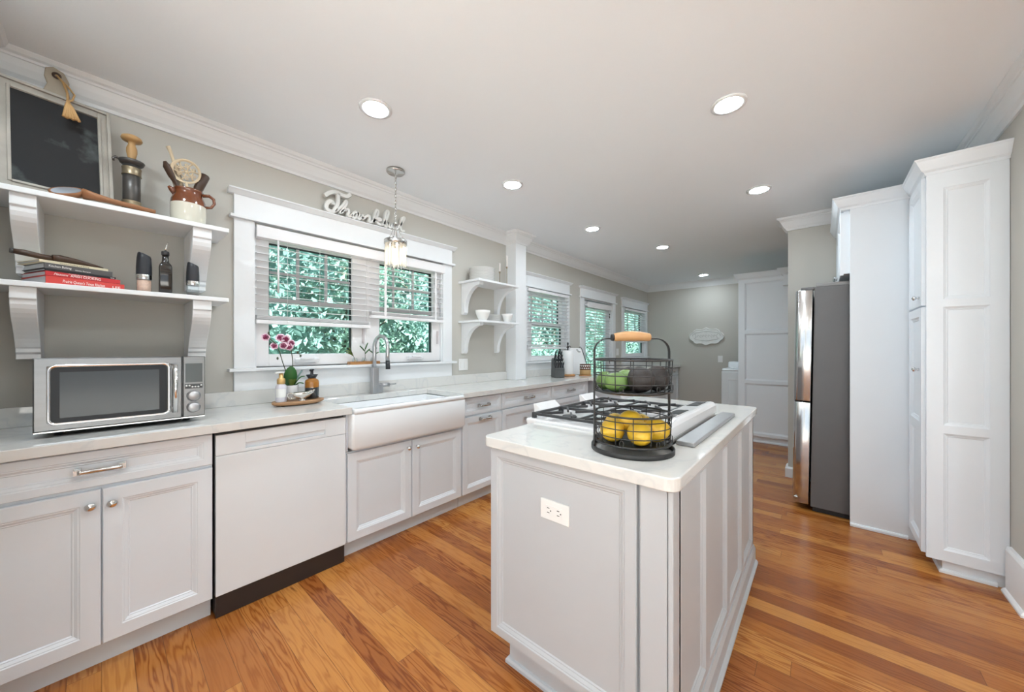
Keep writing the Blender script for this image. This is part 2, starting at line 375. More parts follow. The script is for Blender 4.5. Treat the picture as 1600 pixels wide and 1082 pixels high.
    def crown(s, path, prof, zf, side=1, closed=False):
        n = len(path); P = [Vector((p[0], p[1])) for p in path]; offs = []
        for i in range(n):
            d0 = (P[i] - P[i - 1]).normalized() if (i > 0 or closed) else None
            d1 = (P[(i + 1) % n] - P[i]).normalized() if (i < n - 1 or closed) else None
            if d0 is None: d0 = d1
            if d1 is None: d1 = d0
            n0 = Vector((-d0.y, d0.x)) * side; n1 = Vector((-d1.y, d1.x)) * side
            offs.append((n0 + n1) / (1 + n0.dot(n1)))
        vs = []; fs = []; k = len(prof)
        for i in range(n):
            z = zf(P[i].y) if callable(zf) else zf
            for a, b in prof: vs.append((P[i].x + offs[i].x * a, P[i].y + offs[i].y * a, z + b))
        for i in range(n if closed else n - 1):
            for j in range(k):
                a = i * k + j; c = i * k + (j + 1) % k; d = ((i + 1) % n) * k
                fs.append((a, c, d + (j + 1) % k, d + j))
        s.add(vs, fs)
        if not closed:
            s.add(vs[:k], [tuple(range(k))]); s.add(vs[-k:], [tuple(range(k - 1, -1, -1))])
        return s
    def text(s, body, O, U, V, N, size, depth=0.0004, shear=0.0, width=None, bold=0.0):
        cu = bpy.data.curves.new('tmp_text', 'FONT'); cu.body = body; cu.size = size; cu.shear = shear; cu.extrude = depth / 2; cu.resolution_u = 3
        o = bpy.data.objects.new('tmp_text', cu); COL.objects.link(o)
        dg = bpy.context.evaluated_depsgraph_get(); dg.update(); me = bpy.data.meshes.new_from_object(o.evaluated_get(dg))
        pts = [v.co.copy() for v in me.vertices]; fs = [tuple(p.vertices) for p in me.polygons]
        bpy.data.objects.remove(o, do_unlink=True); bpy.data.curves.remove(cu); bpy.data.meshes.remove(me)
        if not pts: return s
        x0 = min(p.x for p in pts); x1 = max(p.x for p in pts); k = (width / (x1 - x0)) if width else 1
        return s.add([tuple(O[i] + U[i] * (p.x - x0) * k + V[i] * p.y + N[i] * p.z for i in range(3)) for p in pts], fs)
    def build(s, name, m, parent=None, bevel=0.0, bseg=2, loc=None, sub=0, solid=0.0):
        me = bpy.data.meshes.new(name)
        if parent is not None: off = WL[parent.name]
        else: off = Vector(loc) if loc is not None else Vector((0, 0, 0))
        me.from_pydata([(v[0] - off[0], v[1] - off[1], v[2] - off[2]) for v in s.v], [], s.f)
        ms = m if isinstance(m, (list, tuple)) else [m]
        for q in ms: me.materials.append(M[q])
        for p, sm, mi in zip(me.polygons, s.sm, s.mi): p.use_smooth = sm; p.material_index = mi
        b = bmesh.new(); b.from_mesh(me); bmesh.ops.remove_doubles(b, verts=b.verts, dist=1e-6); bmesh.ops.recalc_face_normals(b, faces=b.faces); b.to_mesh(me); b.free()
        me.update()
        o = bpy.data.objects.new(name, me); COL.objects.link(o)
        if parent is not None: o.parent = parent; WL[o.name] = off
        else: o.location = off; WL[o.name] = off
        if solid:
            md = o.modifiers.new('thickness', 'SOLIDIFY'); md.thickness = solid; md.offset = 0
        if bevel:
            md = o.modifiers.new('edges', 'BEVEL'); md.width = bevel; md.segments = bseg; md.limit_method = 'ANGLE'; md.angle_limit = math.radians(40)
        if sub:
            md = o.modifiers.new('round', 'SUBSURF'); md.levels = sub; md.render_levels = sub
        return o

def tag(o, label, cat, group=None):
    o['label'] = label; o['category'] = cat
    if group: o['group'] = group
    return o
def thing(name, label, cat, loc, group=None):
    o = bpy.data.objects.new(name, None); COL.objects.link(o); o.location = loc; o.empty_display_size = 0.05
    WL[o.name] = Vector(loc); return tag(o, label, cat, group)
def struct(o): o['kind'] = 'structure'; return o
def sthing(name, loc=(0, 0, 0)):
    o = bpy.data.objects.new(name, None); COL.objects.link(o); o.location = loc; WL[o.name] = Vector(loc); return struct(o)
def dup(root, loc, rotz=0.0, label=None, group=None, scale=None):
    r = root.copy(); COL.objects.link(r); r.location = loc; r.rotation_euler = (0, 0, rotz); WL[r.name] = Vector(loc)
    if label: r['label'] = label
    if group: r['group'] = group
    if scale: r.scale = (scale, scale, scale)
    for ch in list(root.children):
        c = ch.copy(); COL.objects.link(c); c.parent = r; WL[c.name] = Vector(loc)
        for g in list(ch.children):
            d = g.copy(); COL.objects.link(d); d.parent = c; WL[d.name] = Vector(loc)
    return r
EX, EY, EZ = (1, 0, 0), (0, 1, 0), (0, 0, 1)
NX, NY = (-1, 0, 0), (0, -1, 0)

def shaker(name, parent, O, U, V, N, w, h, th=0.02, st=0.055, m='paint_white'):
    """framed door front with a moulded, sunken panel"""
    r = [(0, 0), (0, th - 0.003), (0.003, th), (st - 0.004, th), (st, th - 0.003), (st + 0.003, th - 0.003), (st + 0.012, th - 0.009), (st + 0.015, th - 0.009), (st + 0.019, th - 0.013)]
    return MB().rings(O, U, V, N, w, h, r).build(name, m, parent)

def framed(O, U, V, N, w, z0, z1, opens, stile, th=.02):
    """flat framed panel with several sunken fields; opens = (bottom, top) heights of the fields"""
    b = MB(); P = lambda u, v: tuple(O[i] + U[i] * u + V[i] * v for i in range(3))
    b.obox(O, U, V, N, 0, stile, z0, z1, 0, th).obox(O, U, V, N, w - stile, w, z0, z1, 0, th)
    edges = [z0] + [e for o_ in opens for e in o_] + [z1]
    for k in range(0, len(edges), 2): b.obox(O, U, V, N, stile, w - stile, edges[k], edges[k + 1], 0, th)
    for a, c in opens:
        b.rings(P(stile, a), U, V, N, w - 2 * stile, c - a, [(0, th), (.003, th - .003), (.003, th - .0035), (.012, th - .009), (.015, th - .009), (.019, th - .013)], back=False)
    return b

def pull(parent, O, U, N, L=0.10):
    """arched chrome bar pull with block ends; O = centre on the face"""
    b = MB(); V = (0, 0, 1)
    for sgn in (-1, 1):
        a = sgn * L / 2
        b.obox(O, U, V, N, a - 0.010, a + 0.010, -0.012, 0.012, 0, 0.010)
        b.obox(O, U, V, N, a - 0.009, a + 0.009, -0.010, 0.010, 0.010, 0.028)
    pts = []
    for k in range(13):
        t = -1 + k / 6.0; h = 0.024 - 0.006 * math.cos(t * PI)
        pts.append(tuple(O[i] + U[i] * t * L / 2 + N[i] * h + V[i] * (-0.004 * (1 - t * t)) for i in range(3)))
    b.tube(pts, [(0.008, 0.0075) if abs(k - 6) > 3 else (0.0105, 0.008) for k in range(13)], 10)
    return b.build('pull_handle', 'nickel', parent)
def knob(parent, O, N):
    m = Vector(N).to_track_quat('Z', 'Y').to_matrix()
    return MB().lathe([(0.0, 0), (0.008, 0), (0.0065, 0.008), (0.006, 0.012), (0.013, 0.017), (0.0155, 0.022), (0.012, 0.027), (0.007, 0.0275), (0.004, 0.031), (0, 0.0315)], O, 18, mtx=m).build('knob', 'chrome', parent)

# ================================================================ THE ROOM
W = -2.68
def zc(y): return 2.548 - 0.004 * y
def wbox(mb, x0, x1, y0, y1, z0=0.0, z1=None):
    """wall block; reaches into the gently sloping ceiling when z1 is None"""
    a = zc(y0) + 0.03 if z1 is None else z1; b = zc(y1) + 0.03 if z1 is None else z1
    return mb.add([(x0, y0, z0), (x1, y0, z0), (x1, y1, z0), (x0, y1, z0), (x0, y0, a), (x1, y0, a), (x1, y1, b), (x0, y1, b)],
                  [(0, 3, 2, 1), (4, 5, 6, 7), (0, 1, 5, 4), (1, 2, 6, 5), (2, 3, 7, 6), (3, 0, 4, 7)])
struct(MB().box(-2.80, 3.12, -3.72, 7.42, -0.08, 0).build('floor', 'heart_pine'))
cb = MB(); y0, y1 = -3.72, 7.42
cb.add([(-2.8, y0, zc(y0)), (3.12, y0, zc(y0)), (3.12, y1, zc(y1)), (-2.8, y1, zc(y1)), (-2.8, y0, zc(y0) + .12), (3.12, y0, zc(y0) + .12), (3.12, y1, zc(y1) + .12), (-2.8, y1, zc(y1) + .12)],
       [(0, 3, 2, 1), (4, 5, 6, 7), (0, 1, 5, 4), (1, 2, 6, 5), (2, 3, 7, 6), (3, 0, 4, 7)])
struct(cb.build('ceiling', 'ceiling_white'))
# openings in the left wall: (y0, y1, z0, z1)
OPEN = [(0.625, 2.085, 1.138, 2.035), (3.36, 4.215, 1.10, 1.995), (4.70, 5.66, 0.0, 2.01), (6.13, 7.14, 1.10, 1.995)]
b = MB(); yy = -3.72
for (a, c, z0, z1) in OPEN:
    wbox(b, -2.80, W, yy, a)
    if z0 > 0: wbox(b, -2.80, W, a, c, 0, z0)
    wbox(b, -2.80, W, a, c, z1, None); yy = c
wbox(b, -2.80, W, yy, 7.42)
struct(b.build('wall_left', 'wall_greige'))
struct(wbox(MB(), W, 0.855, 7.30, 7.42).build('wall_far', 'wall_greige'))
b = MB(); wbox(b, 0.735, 0.855, 2.85, 7.30); wbox(b, 0.735, 0.855, -3.60, 2.85, 2.30, None)
struct(b.build('wall_right', 'wall_greige'))
struct(wbox(MB(), -0.25, 0.735, 4.42, 4.54).build('wall_partition', 'wall_greige'))
struct(wbox(MB(), W, -1.45, -0.465, -0.345).build('wall_near', 'wall_greige'))
# the unseen end of the house: a room with added window openings, sized to let daylight in
b = MB(); wbox(b, W, -2.3, -3.72, -3.60); wbox(b, -0.2, 0.3, -3.72, -3.60); wbox(b, 2.5, 3.12, -3.72, -3.60)
for xa, xb in ((-2.3, -0.2), (0.3, 2.5)): wbox(b, xa, xb, -3.72, -3.60, 0, 0.25); wbox(b, xa, xb, -3.72, -3.60, 2.44, None)
struct(b.build('wall_rear', 'wall_greige'))
b = MB(); wbox(b, 3.0, 3.12, -3.60, -2.6); wbox(b, 3.0, 3.12, 1.2, 2.97); wbox(b, 3.0, 3.12, -2.6, 1.2, 0, 0.2); wbox(b, 3.0, 3.12, -2.6, 1.2, 2.35, None)
struct(b.build('wall_side', 'wall_greige'))
struct(wbox(MB(), 0.855, 3.12, 2.85, 2.97).build('wall_return', 'wall_greige'))

# crown mouldings
CR = [(0, -0.118), (0.010, -0.118), (0.016, -0.104), (0.030, -0.090), (0.045, -0.062), (0.056, -0.036), (0.062, -0.034), (0.064, -0.024), (0.076, -0.018), (0.086, -0.004), (0.086, 0), (0, 0)]
def crown_run(name, pts, z, prof=CR, m='trim_white'):
    return struct(MB().crown(pts, prof, z).build(name, m))
crown_run('trim_1', [(0.735, -3.60), (0.735, 4.42), (-0.25, 4.42), (-0.25, 4.54), (0.735, 4.54), (0.735, 7.30), (W, 7.30), (W, 3.155), (W + .15, 3.155), (W + .15, 2.976), (W, 2.976), (W, -0.345), (-1.45, -0.345)], zc)
# square column on the worktop, boxed against the wall
b = MB(); b.box(W, W + .15, 2.976, 3.155, 0.912, zc(3.0) - 0.004); struct(b.build('trim_2', 'trim_white', bevel=0.003))
BB = [(0, 0), (0.034, 0), (0.034, 0.010), (0.026, 0.020), (0.020, 0.024), (0.020, 0.222), (0.014, 0.238), (0, 0.240)]
struct(MB().crown([(0.855, 2.85), (0.735, 2.85), (0.735, 3.06)], BB, 0.0).build('baseboard_right', 'trim_white'))
BS = [(0, 0), (0.022, 0), (0.022, 0.085), (0.012, 0.10), (0, 0.10)]
struct(MB().crown([(0.0, 4.42), (-0.25, 4.42), (-0.25, 4.54), (0.70, 4.54)], BS, 0.0).build('baseboard_partition', 'trim_white'))
struct(MB().crown([(-0.95, 7.30), (-2.05, 7.30)], BS, 0.0).build('baseboard_far', 'trim_white'))

# ---------------------------------------------------------------- windows
def casing(par, y0, y1, z0, z1, cw, zh0, zh1, stool=True, apron=0.12, ext=0.03):
    """flat side boards, tall head board between two thin caps, stool and apron"""
    b = MB(); b.box(W, W + .02, y0 - cw, y0, z0, zh0).box(W, W + .02, y1, y1 + cw, z0, zh0); b.build('side_casing', 'trim_white', par, 0.002)
    h = MB(); h.box(W, W + .022, y0 - cw, y1 + cw, zh0 + .018, zh1 - .024)
    h.box(W, W + .045, y0 - cw - ext * .7, y1 + cw + ext * .7, zh0, zh0 + .018)
    h.prism([(W, zh1 - .03), (W + .028, zh1 - .03), (W + .055, zh1 - .010), (W + .062, zh1 - .008), (W + .062, zh1), (W, zh1)], 'y', y0 - cw - ext, y1 + cw + ext)
    h.build('head_casing', 'trim_white', par, 0.0015)
    if stool:
        s = MB(); s.box(W - .06, W + .062, y0 - cw - ext, y1 + cw + ext, z0 - .019, z0); s.box(W, W + .02, y0 - cw, y1 + cw, z0 - .019 - apron, z0 - .019); s.build('stool', 'trim_white', par, 0.003)
    j = MB(); j.box(-2.80, W, y0, y0 + .012, z0, z1).box(-2.80, W, y1 - .012, y1, z0, z1).box(-2.80, W, y0, y1, z1 - .012, z1); j.box(-2.80, W - .06, y0, y1, z0 - .019, z0 + .004)
    j.build('jamb', 'trim_white', par)
def pane(par, x, y0, y1, z0, z1): return MB().box(x - .002, x + .002, y0, y1, z0, z1).build('glass_pane', 'pane', par)
def sash(par, y0, y1, z0, z1, gy0, gy1, gz0, gz1, x=-2.73, d=.03, nm='sash'):
    b = MB(); b.box(x - d, x + d, y0, gy0, z0, z1).box(x - d, x + d, gy1, y1, z0, z1).box(x - d, x + d, gy0, gy1, z0, gz0).box(x - d, x + d, gy0, gy1, gz1, z1)
    f = b.build(nm, 'vinyl_white', par, 0.004)
    g = MB(); t = .007
    g.box(x - .012, x + .012, gy0, gy0 + t, gz0, gz1).box(x - .012, x + .012, gy1 - t, gy1, gz0, gz1).box(x - .012, x + .012, gy0, gy1, gz1 - t, gz1)
    g.build('gasket', 'gasket_black', par); pane(par, x, gy0, gy1, gz0, gz1)
def muntins(par, x, ys, zs, gy0, gy1, gz0, gz1, w=.009, heavy=None):
    b = MB()
    for y in ys: b.box(x - .008, x + .008, y - w, y + w, gz0, gz1)
    for z in zs: b.box(x - .0075, x + .0075, gy0, gy1, z - w, z + w)
    if heavy: b.box(x - .011, x + .011, gy0, gy1, heavy - .014, heavy + .014)
    b.build('muntins', 'muntin_grey', par)

w1 = sthing('window_1', (W, 1.355, 1.138)); casing(w1, 0.625, 2.085, 1.138, 2.035, 0.105, 2.046, 2.219)
sash(w1, 0.637, 1.362, 1.142, 2.023, 0.709, 1.251, 1.222, 1.945); sash(w1, 1.362, 2.073, 1.142, 2.023, 1.474, 1.990, 1.222, 1.945)
muntins(w1, -2.728, (0.885, 1.07), (1.757,), 0.709, 1.251, 1.58, 1.945, heavy=1.578)
muntins(w1, -2.728, (1.61, 1.80), (1.765,), 1.474, 1.990, 1.58, 1.945, heavy=1.578)
for yc in (0.93, 1.80):
    h = MB(); h.prism([(-2.70, 1.165), (-2.672, 1.165), (-2.664, 1.185), (-2.70, 1.195)], 'y', yc - .075, yc + .075)
    h.obox((-2.668, yc, 1.19), EY, EZ, EX, -.05, .04, -.006, .008, 0, .016); h.build('crank_handle', 'vinyl_white', w1, 0.004)
for yc in (1.335, 2.045):
    MB().box(-2.70, -2.688, yc - .008, yc + .008, 1.30, 1.42).build('latch_lever', 'muntin_grey', w1, 0.002)
w2 = sthing('window_2', (W, 3.79, 1.10)); casing(w2, 3.36, 4.215, 1.10, 1.995, 0.075, 2.0, 2.172, apron=.085)
def hung(par, y0, y1, z0, z1, zm, ys, g=0.085):
    sash(par, y0 + .012, y1 - .012, zm - .012, z1 - .012, y0 + g, y1 - g, zm + .02, z1 - .06, x=-2.745, d=.018, nm='upper_sash')
    sash(par, y0 + .012, y1 - .012, z0 + .004, zm + .02, y0 + g, y1 - g, z0 + .07, zm - .015, x=-2.706, d=.018, nm='lower_sash')
    muntins(par, -2.743, ys, (), y0, y1, zm + .02, z1 - .06, w=.007)
hung(w2, 3.36, 4.215, 1.10, 1.995, 1.57, (3.52, 3.76, 3.98), 0.10)
w3 = sthing('window_3', (W, 6.6, 1.10)); casing(w3, 6.13, 7.14, 1.10, 1.995, 0.10, 2.0, 2.165, apron=.085, ext=.02)
hung(w3, 6.13, 7.14, 1.10, 1.995, 1.56, (6.45, 6.80), 0.12)
# glazed back door
d1 = sthing('door_1', (W, 5.18, 0)); casing(d1, 4.70, 5.66, 0.0, 2.01, 0.10, 2.012, 2.18, stool=False)
b = MB(); x0, x1 = -2.765, -2.722
b.box(x0, x1, 4.715, 4.85, .01, 1.99).box(x0, x1, 5.51, 5.645, .01, 1.99).box(x0, x1, 4.85, 5.51, .01, .30).box(x0, x1, 4.85, 5.51, 1.88, 1.99); b.build('door_slab', 'trim_white', d1, .003)
pane(d1, -2.745, 4.85, 5.51, .30, 1.88)
for zz in (0.3, 1.05, 1.80): MB().cyl((-2.715, 5.652, zz - .045), (-2.715, 5.652, zz + .045), .009).build('hinge', 'soft_black', d1)

# ---------------------------------------------------------------- blinds
def blind(label, y0, y1, zt, zb, x=-2.672, pitch=.044, tilt=-9, wand=None, cords=(), tapes=(), head=True, sd=.024, rail=True):
    t = thing('venetian_blind', label, 'blind', (x, (y0 + y1) / 2, zb), 'white slatted blinds at the kitchen windows')
    if head: MB().box(x - .022, x + .022, y0 + .004, y1 - .004, zt - .035, zt).build('headrail', 'slat_white', t, .002)
    b = MB(); z = zb + .05; a = math.radians(tilt); U = (math.cos(a), 0, math.sin(a)); N = (-math.sin(a), 0, math.cos(a))
    for k in range(5): b.obox((x, 0, zb + .030 + k * .0052), EX, EY, EZ, -sd, sd, y0 + .004, y1 - .004, 0, .0028)
    while z < zt - .05:
        b.obox((x, 0, z), U, EY, N, -sd, sd, y0 + .004, y1 - .004, -.0014, .0014); z += pitch
    b.build('slats', 'slat_white', t)
    if rail: MB().box(x - sd, x + sd, y0 + .002, y1 - .002, zb, zb + .026).build('bottom_rail', 'slat_white', t, .004)
    for yc in cords: MB().cyl((x + sd + .001, yc, zb + .01), (x + sd + .001, yc, zt - .02), .0011, seg=6).build('lift_cord', 'slat_white', t)
    for yc in tapes: MB().box(x + sd, x + sd + .0012, yc - .010, yc + .010, zb + .02, zt - .02).build('ladder_tape', 'slat_white', t)
    if wand: MB().cyl((x + sd + .010, wand[0], wand[1]), (x + sd + .010, wand[0], zt - .03), .0055, seg=8).build('tilt_wand', 'slat_white', t)
    return t
blind('white slatted blind over the left half of the sink window, hanging lower than its twin', 0.628, 1.374, 1.985, 1.414, wand=(0.745, 1.615), cords=(0.80, 1.0, 1.22))
blind('white slatted blind over the right half of the sink window, raised above its twin', 1.378, 2.083, 1.985, 1.497, tilt=-3, pitch=.044, cords=(1.72,), tapes=(1.497, 1.992))
v = MB(); v.box(-2.645, -2.630, 0.628, 2.083, 1.952, 2.026)
tag(v.build('blind_valance', 'slat_white', bevel=.003, loc=(-2.655, 1.355, 1.952)), 'long white valance board across the top of the sink window blinds', 'valance')
blind('white slatted blind on the window just right of the column', 3.33, 4.235, 1.985, 1.252, x=-2.652, tilt=14, pitch=.046, cords=(3.55, 3.95))
blind('long white slatted blind on the glass of the back door', 4.80, 5.60, 1.945, 0.42, x=-2.690, tilt=12, pitch=.046, wand=(5.03, 1.15))
blind('white slatted blind on the farthest window by the corner', 6.15, 7.12, 1.985, 1.375, x=-2.672, tilt=8, pitch=.044, cords=(6.5,))
v = MB(); v.box(-2.664, -2.650, 4.79, 5.61, 1.885, 1.965); tag(v.build('blind_valance', 'slat_white', bevel=.003, loc=(-2.67, 5.2, 1.885)), 'short white valance board at the top of the back door blind', 'valance')

# ---------------------------------------------------------------- recessed lamps
def downlight(x, y, lab, r=.083):
    z = zc(y); t = thing('recessed_light', lab, 'ceiling light', (x, y, z - .006), 'recessed lights in the white ceiling')
    MB().lathe([(r * .74, .004), (r * .76, -.002), (r * .80, -.004), (r, -.002), (r, .005), (r * .74, .0055)], (x, y, z - .006), 36).build('trim_ring', 'trim_white', t)
    MB().lathe([(r * .75, 0.0035), (r * .75, .0005), (r * .4, -.0005), (0, -.001)], (x, y, z - .006), 36).build('diffuser', 'lamp_diffuser', t)
    return t
DL = [(-1.80, 0.96, 'recessed light nearest the pendant lamp and window wall'), (-0.368, 2.150, 'largest looking recessed light, above the island towards the pantry'), (-1.82, 2.10, 'recessed light level with the right end of the sink window'),
      (-0.380, 3.455, 'recessed light in front of the refrigerator alcove'), (-1.84, 3.42, 'recessed light level with the white column'), (-1.505, 4.60, 'recessed light level with the back door'), (-1.53, 6.76, 'farthest recessed light, near the wall plaque')]
for x, y, l in DL: downlight(x, y, l)
for x, y in ((-1.79, -0.19), (-0.36, 0.86), (-1.1, -1.2), (0.3, -1.2), (1.9, -1.2), (1.9, 1.2)): downlight(x, y, 'unseen recessed light added to brighten the kitchen entrance and adjoining room')  # lamps out of view, added for brightness; the first two extend the visible rows

# ================================================================ LEFT RUN OF BASE CABINETS
FX = -2.145      # carcass face; fronts stand 20 mm proud
CT = 0.912       # worktop top
def base(name, label, y0, y1, ztop=0.868, cat='cabinet', group='white base cabinets under the window wall'):
    t = thing(name, label, cat, ((W + FX) / 2, (y0 + y1) / 2, 0), group)
    MB().box(W + .02, FX, y0 + .001, y1 - .001, .095, ztop).build('body', 'paint_white', t)
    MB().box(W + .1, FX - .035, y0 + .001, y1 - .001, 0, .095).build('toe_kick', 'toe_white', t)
    return t
def front(t, name, y0, y1, z0, z1, st=.055):
    return shaker(name, t, (FX, y0 + .0025, z0), EY, EZ, EX, y1 - y0 - .005, z1 - z0, st=st)
FF = FX + .02
t = base('base_cabinet', 'white double door base cabinet with one wide drawer under the microwave', -.338, .338)
d = front(t, 'drawer_front', -.338, .338, .722, .862, st=.034); pull(d, (FF, -.003, .792), EY, EX, .115)
d = front(t, 'door', -.338, 0, .1, .708); knob(d, (FF, -.029, .652), EX)
d = front(t, 'door', 0, .338, .1, .708); knob(d, (FF, .027, .648), EX)
# dishwasher
t = thing('dishwasher', 'white dishwasher with pocket handle and black kick plate between cabinets', 'dishwasher', (-2.4, .6445, 0))
MB().box(W + .05, FX - .002, .346, .943, .09, .862).build('tub', 'kick_black', t)
b = MB(); x1 = FX + .024
b.prism([(FX, .100), (x1 - .003, .100), (x1, .104), (x1, .752), (x1 - .003, .755), (FX, .755)], 'y', .347, .946)
b.build('door_panel', 'appliance_white', t, .002)
b = MB(); b.box(FX, x1, .347, .46, .757, .852).box(FX, x1, .83, .946, .757, .852).box(FX, x1, .46, .83, .80, .852).box(FX, x1, .46, .83, .757, .772)
b.add([(FX + .006, .46, .772), (FX + .006, .83, .772), (x1 - .006, .83, .80), (x1 - .006, .46, .80)], [(0, 1, 2, 3)])
b.build('control_strip', 'appliance_white', t, .0015)
MB().box(W + .1, FX - .002 + .022, .348, .938, .002, .098).build('kick_plate', 'kick_black', t)
# sink cabinet
t = base('sink_cabinet', 'white double door cabinet below the farmhouse sink', .951, 1.852, ztop=.636)
d = front(t, 'door', .957, 1.398, .1, .630); knob(d, (FF, 1.365, .583), EX)
d = front(t, 'door', 1.400, 1.846, .1, .630); knob(d, (FF, 1.436, .58), EX)
for ya, yb in ((.951, .9585), (1.8435, 1.852)): MB().box(FX - .03, FX + .018, ya, yb, .645, .868).build('side_filler', 'paint_white', t)
# pull-out and drawers
t = base('base_cabinet', 'narrow white cabinet with one drawer over a tall pull-out front beside the sink', 1.855, 2.312)
d = front(t, 'drawer_front', 1.855, 2.312, .722, .862, .034); pull(d, (FF, 2.08, .792), EY, EX, .11)
d = front(t, 'pull_out_front', 1.855, 2.312, .1, .708, .05); pull(d, (FF, 2.095, .680), EY, EX, .11)
t = base('base_cabinet', 'wide white drawer cabinet left of the column, behind the cooktop', 2.315, 3.076)
for z0, z1 in ((.725, .862), (.42, .715), (.1, .41)):
    d = front(t, 'drawer_front', 2.315, 3.076, z0, z1, .036 if z1 - z0 < .2 else .05); pull(d, (FF, 2.69, (z0 + z1) / 2 + (.03 if z0 < .7 else 0)), EY, EX, .115)
t = base('base_cabinet', 'white drawer cabinet in the corner below the knife block', 3.079, 3.80)
for z0, z1 in ((.725, .862), (.42, .715), (.1, .41)):
    d = front(t, 'drawer_front', 3.079, 3.80, z0, z1, .036 if z1 - z0 < .2 else .05); pull(d, (FF, 3.44, (z0 + z1) / 2 + (.03 if z0 < .7 else 0)), EY, EX, .115)
MB().box(FX - .03, FX + .018, 3.80, 3.845, .095, .868).build('corner_post', 'paint_white', t)
# peninsula cabinet behind the basket
t = thing('peninsula_cabinet', 'white peninsula cabinet turning out from the wall before the back door', 'cabinet', (-2.0, 4.2, 0))
MB().box(W + .02, -1.50, 4.02, 4.46, .095, .868).build('body', 'paint_white', t)
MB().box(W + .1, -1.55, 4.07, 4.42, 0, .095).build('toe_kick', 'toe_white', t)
MB().box(-1.72, -1.50, 3.845, 4.015, .0, .868).build('end_post', 'paint_white', t, .002)

# worktop, cut out for the sink
SX0 = -2.56
b = MB()
poly = [(W + .002, -.343), (-2.085, -.343), (-2.085, .968), (SX0, .968), (SX0, 1.832), (-2.085, 1.832), (-2.085, 3.815), (-1.43, 3.815), (-1.43, 4.52), (W + .002, 4.52), (W + .002, 3.156), (W + .151, 3.156), (W + .151, 2.975), (W + .002, 2.975)]
b.prism(poly, 'z', .872, CT)
wt = tag(b.build('worktop', 'quartz', bevel=.003, loc=(-2.4, 2.0, .872)), 'long white quartz worktop along the window wall, cut around the sink', 'worktop')
s = MB()
for ya, yb in ((-.343, 2.972), (3.158, 4.52)): s.box(W + .002, W + .02, ya, yb, CT + .0005, 1.000)
s.build('backsplash', 'quartz', wt, .002)

# farmhouse sink (open basin)
t = thing('farmhouse_sink', 'white fireclay apron front farmhouse sink below the window', 'sink', (-2.3, 1.4, .65))
def rr(x0, x1, y0, y1, r, z, n=5):
    p = []
    for cx, cy, a in ((x1 - r, y1 - r, 0), (x0 + r, y1 - r, 90), (x0 + r, y0 + r, 180), (x1 - r, y0 + r, 270)):
        for k in range(n + 1):
            q = math.radians(a + 90 * k / n); p.append((cx + r * math.cos(q), cy + r * math.sin(q), z))
    return p
def loft(mb, loops, smooth=True, cap0=True, cap1=True):
    n = len(loops[0]); vs = [v for l in loops for v in l]; fs = []
    for i in range(len(loops) - 1):
        for k in range(n): fs.append((i * n + k, i * n + (k + 1) % n, (i + 1) * n + (k + 1) % n, (i + 1) * n + k))
    mb.add(vs, fs, smooth)
    if cap0: mb.add(loops[0], [tuple(range(n - 1, -1, -1))])
    if cap1: mb.add(loops[-1], [tuple(range(n))])
    return mb
x0, x1, ya, yb = -2.575, -2.068, .961, 1.839
L = [rr(x0 + .03, x1 - .03, ya + .03, yb - .03, .02, .648), rr(x0 + .008, x1 - .010, ya + .010, yb - .010, .022, .656), rr(x0, x1, ya, yb, .02, .674), rr(x0, x1, ya, yb, .014, .862),
     rr(x0 + .004, x1 - .004, ya + .004, yb - .004, .014, .870), rr(x0 + .030, x1 - .032, ya + .032, yb - .032, .02, .8705), rr(x0 + .036, x1 - .038, ya + .038, yb - .038, .02, .866), rr(x0 + .040, x1 - .042, ya + .042, yb - .042, .03, .70), rr(x0 + .075, x1 - .075, ya + .075, yb - .075, .03, .676)]
loft(MB(), L).build('basin', 'fireclay', t)
# raised front rim between the worktop ends
L = [rr(-2.120, x1 + .0005, .9725, 1.8275, .008, .869), rr(-2.120, x1 + .0005, .9725, 1.8275, .008, .893), rr(-2.112, x1 - .008, .980, 1.820, .006, .900)]
loft(MB(), L).build('front_rim', 'fireclay', t)
MB().lathe([(0, .683), (.035, .683), (.045, .679), (.05, .6765), (0, .6765)], (-2.33, 1.40, 0), 24).build('drain', 'steel_flat', t)
MB().lathe([(0, 0), (.010, 0), (.012, .003), (.008, .006), (0, .006)], (-2.528, 1.36, .80), 16, mtx=Matrix.Rotation(PI / 2, 3, 'Y')).build('overflow', 'steel_flat', t)

# faucet
fx, fy = -2.595, 1.375
t = thing('faucet', 'brushed steel gooseneck faucet with black spray tip behind the sink', 'faucet', (fx, fy, CT))
MB().box(fx - .024, fx + .024, fy - .024, fy + .024, CT, 1.112).build('body', 'steel_flat', t, .003)
MB().box(fx - .020, fx + .020, fy + .022, fy + .060, CT + .002, .985).build('side_block', 'steel_flat', t, .003)
b = MB(); b.cyl((fx, fy + .05, .972), (fx, fy + .12, .972), .016); b.cyl((fx, fy + .12, .972), (fx + .012, fy + .175, .976), .006); b.build('lever', 'steel_flat', t)
pts = [(fx, fy, 1.10), (fx, fy, 1.20), (fx, fy, 1.27)]
for k in range(1, 13):
    a = PI * k / 12; pts.append((fx + .082 * (1 - math.cos(a)), fy + .008 * (1 - math.cos(a)), 1.27 + .080 * math.sin(a)))
pts += [(fx + .164, fy + .016, 1.21), (fx + .164, fy + .016, 1.165)]
MB().tube(pts, .0145, 14).build('neck', 'steel_flat', t)
MB().cyl((fx + .164, fy + .016, 1.165), (fx + .167, fy + .017, 1.105), .0155, .0165).build('spray_tip', 'soft_black', t)

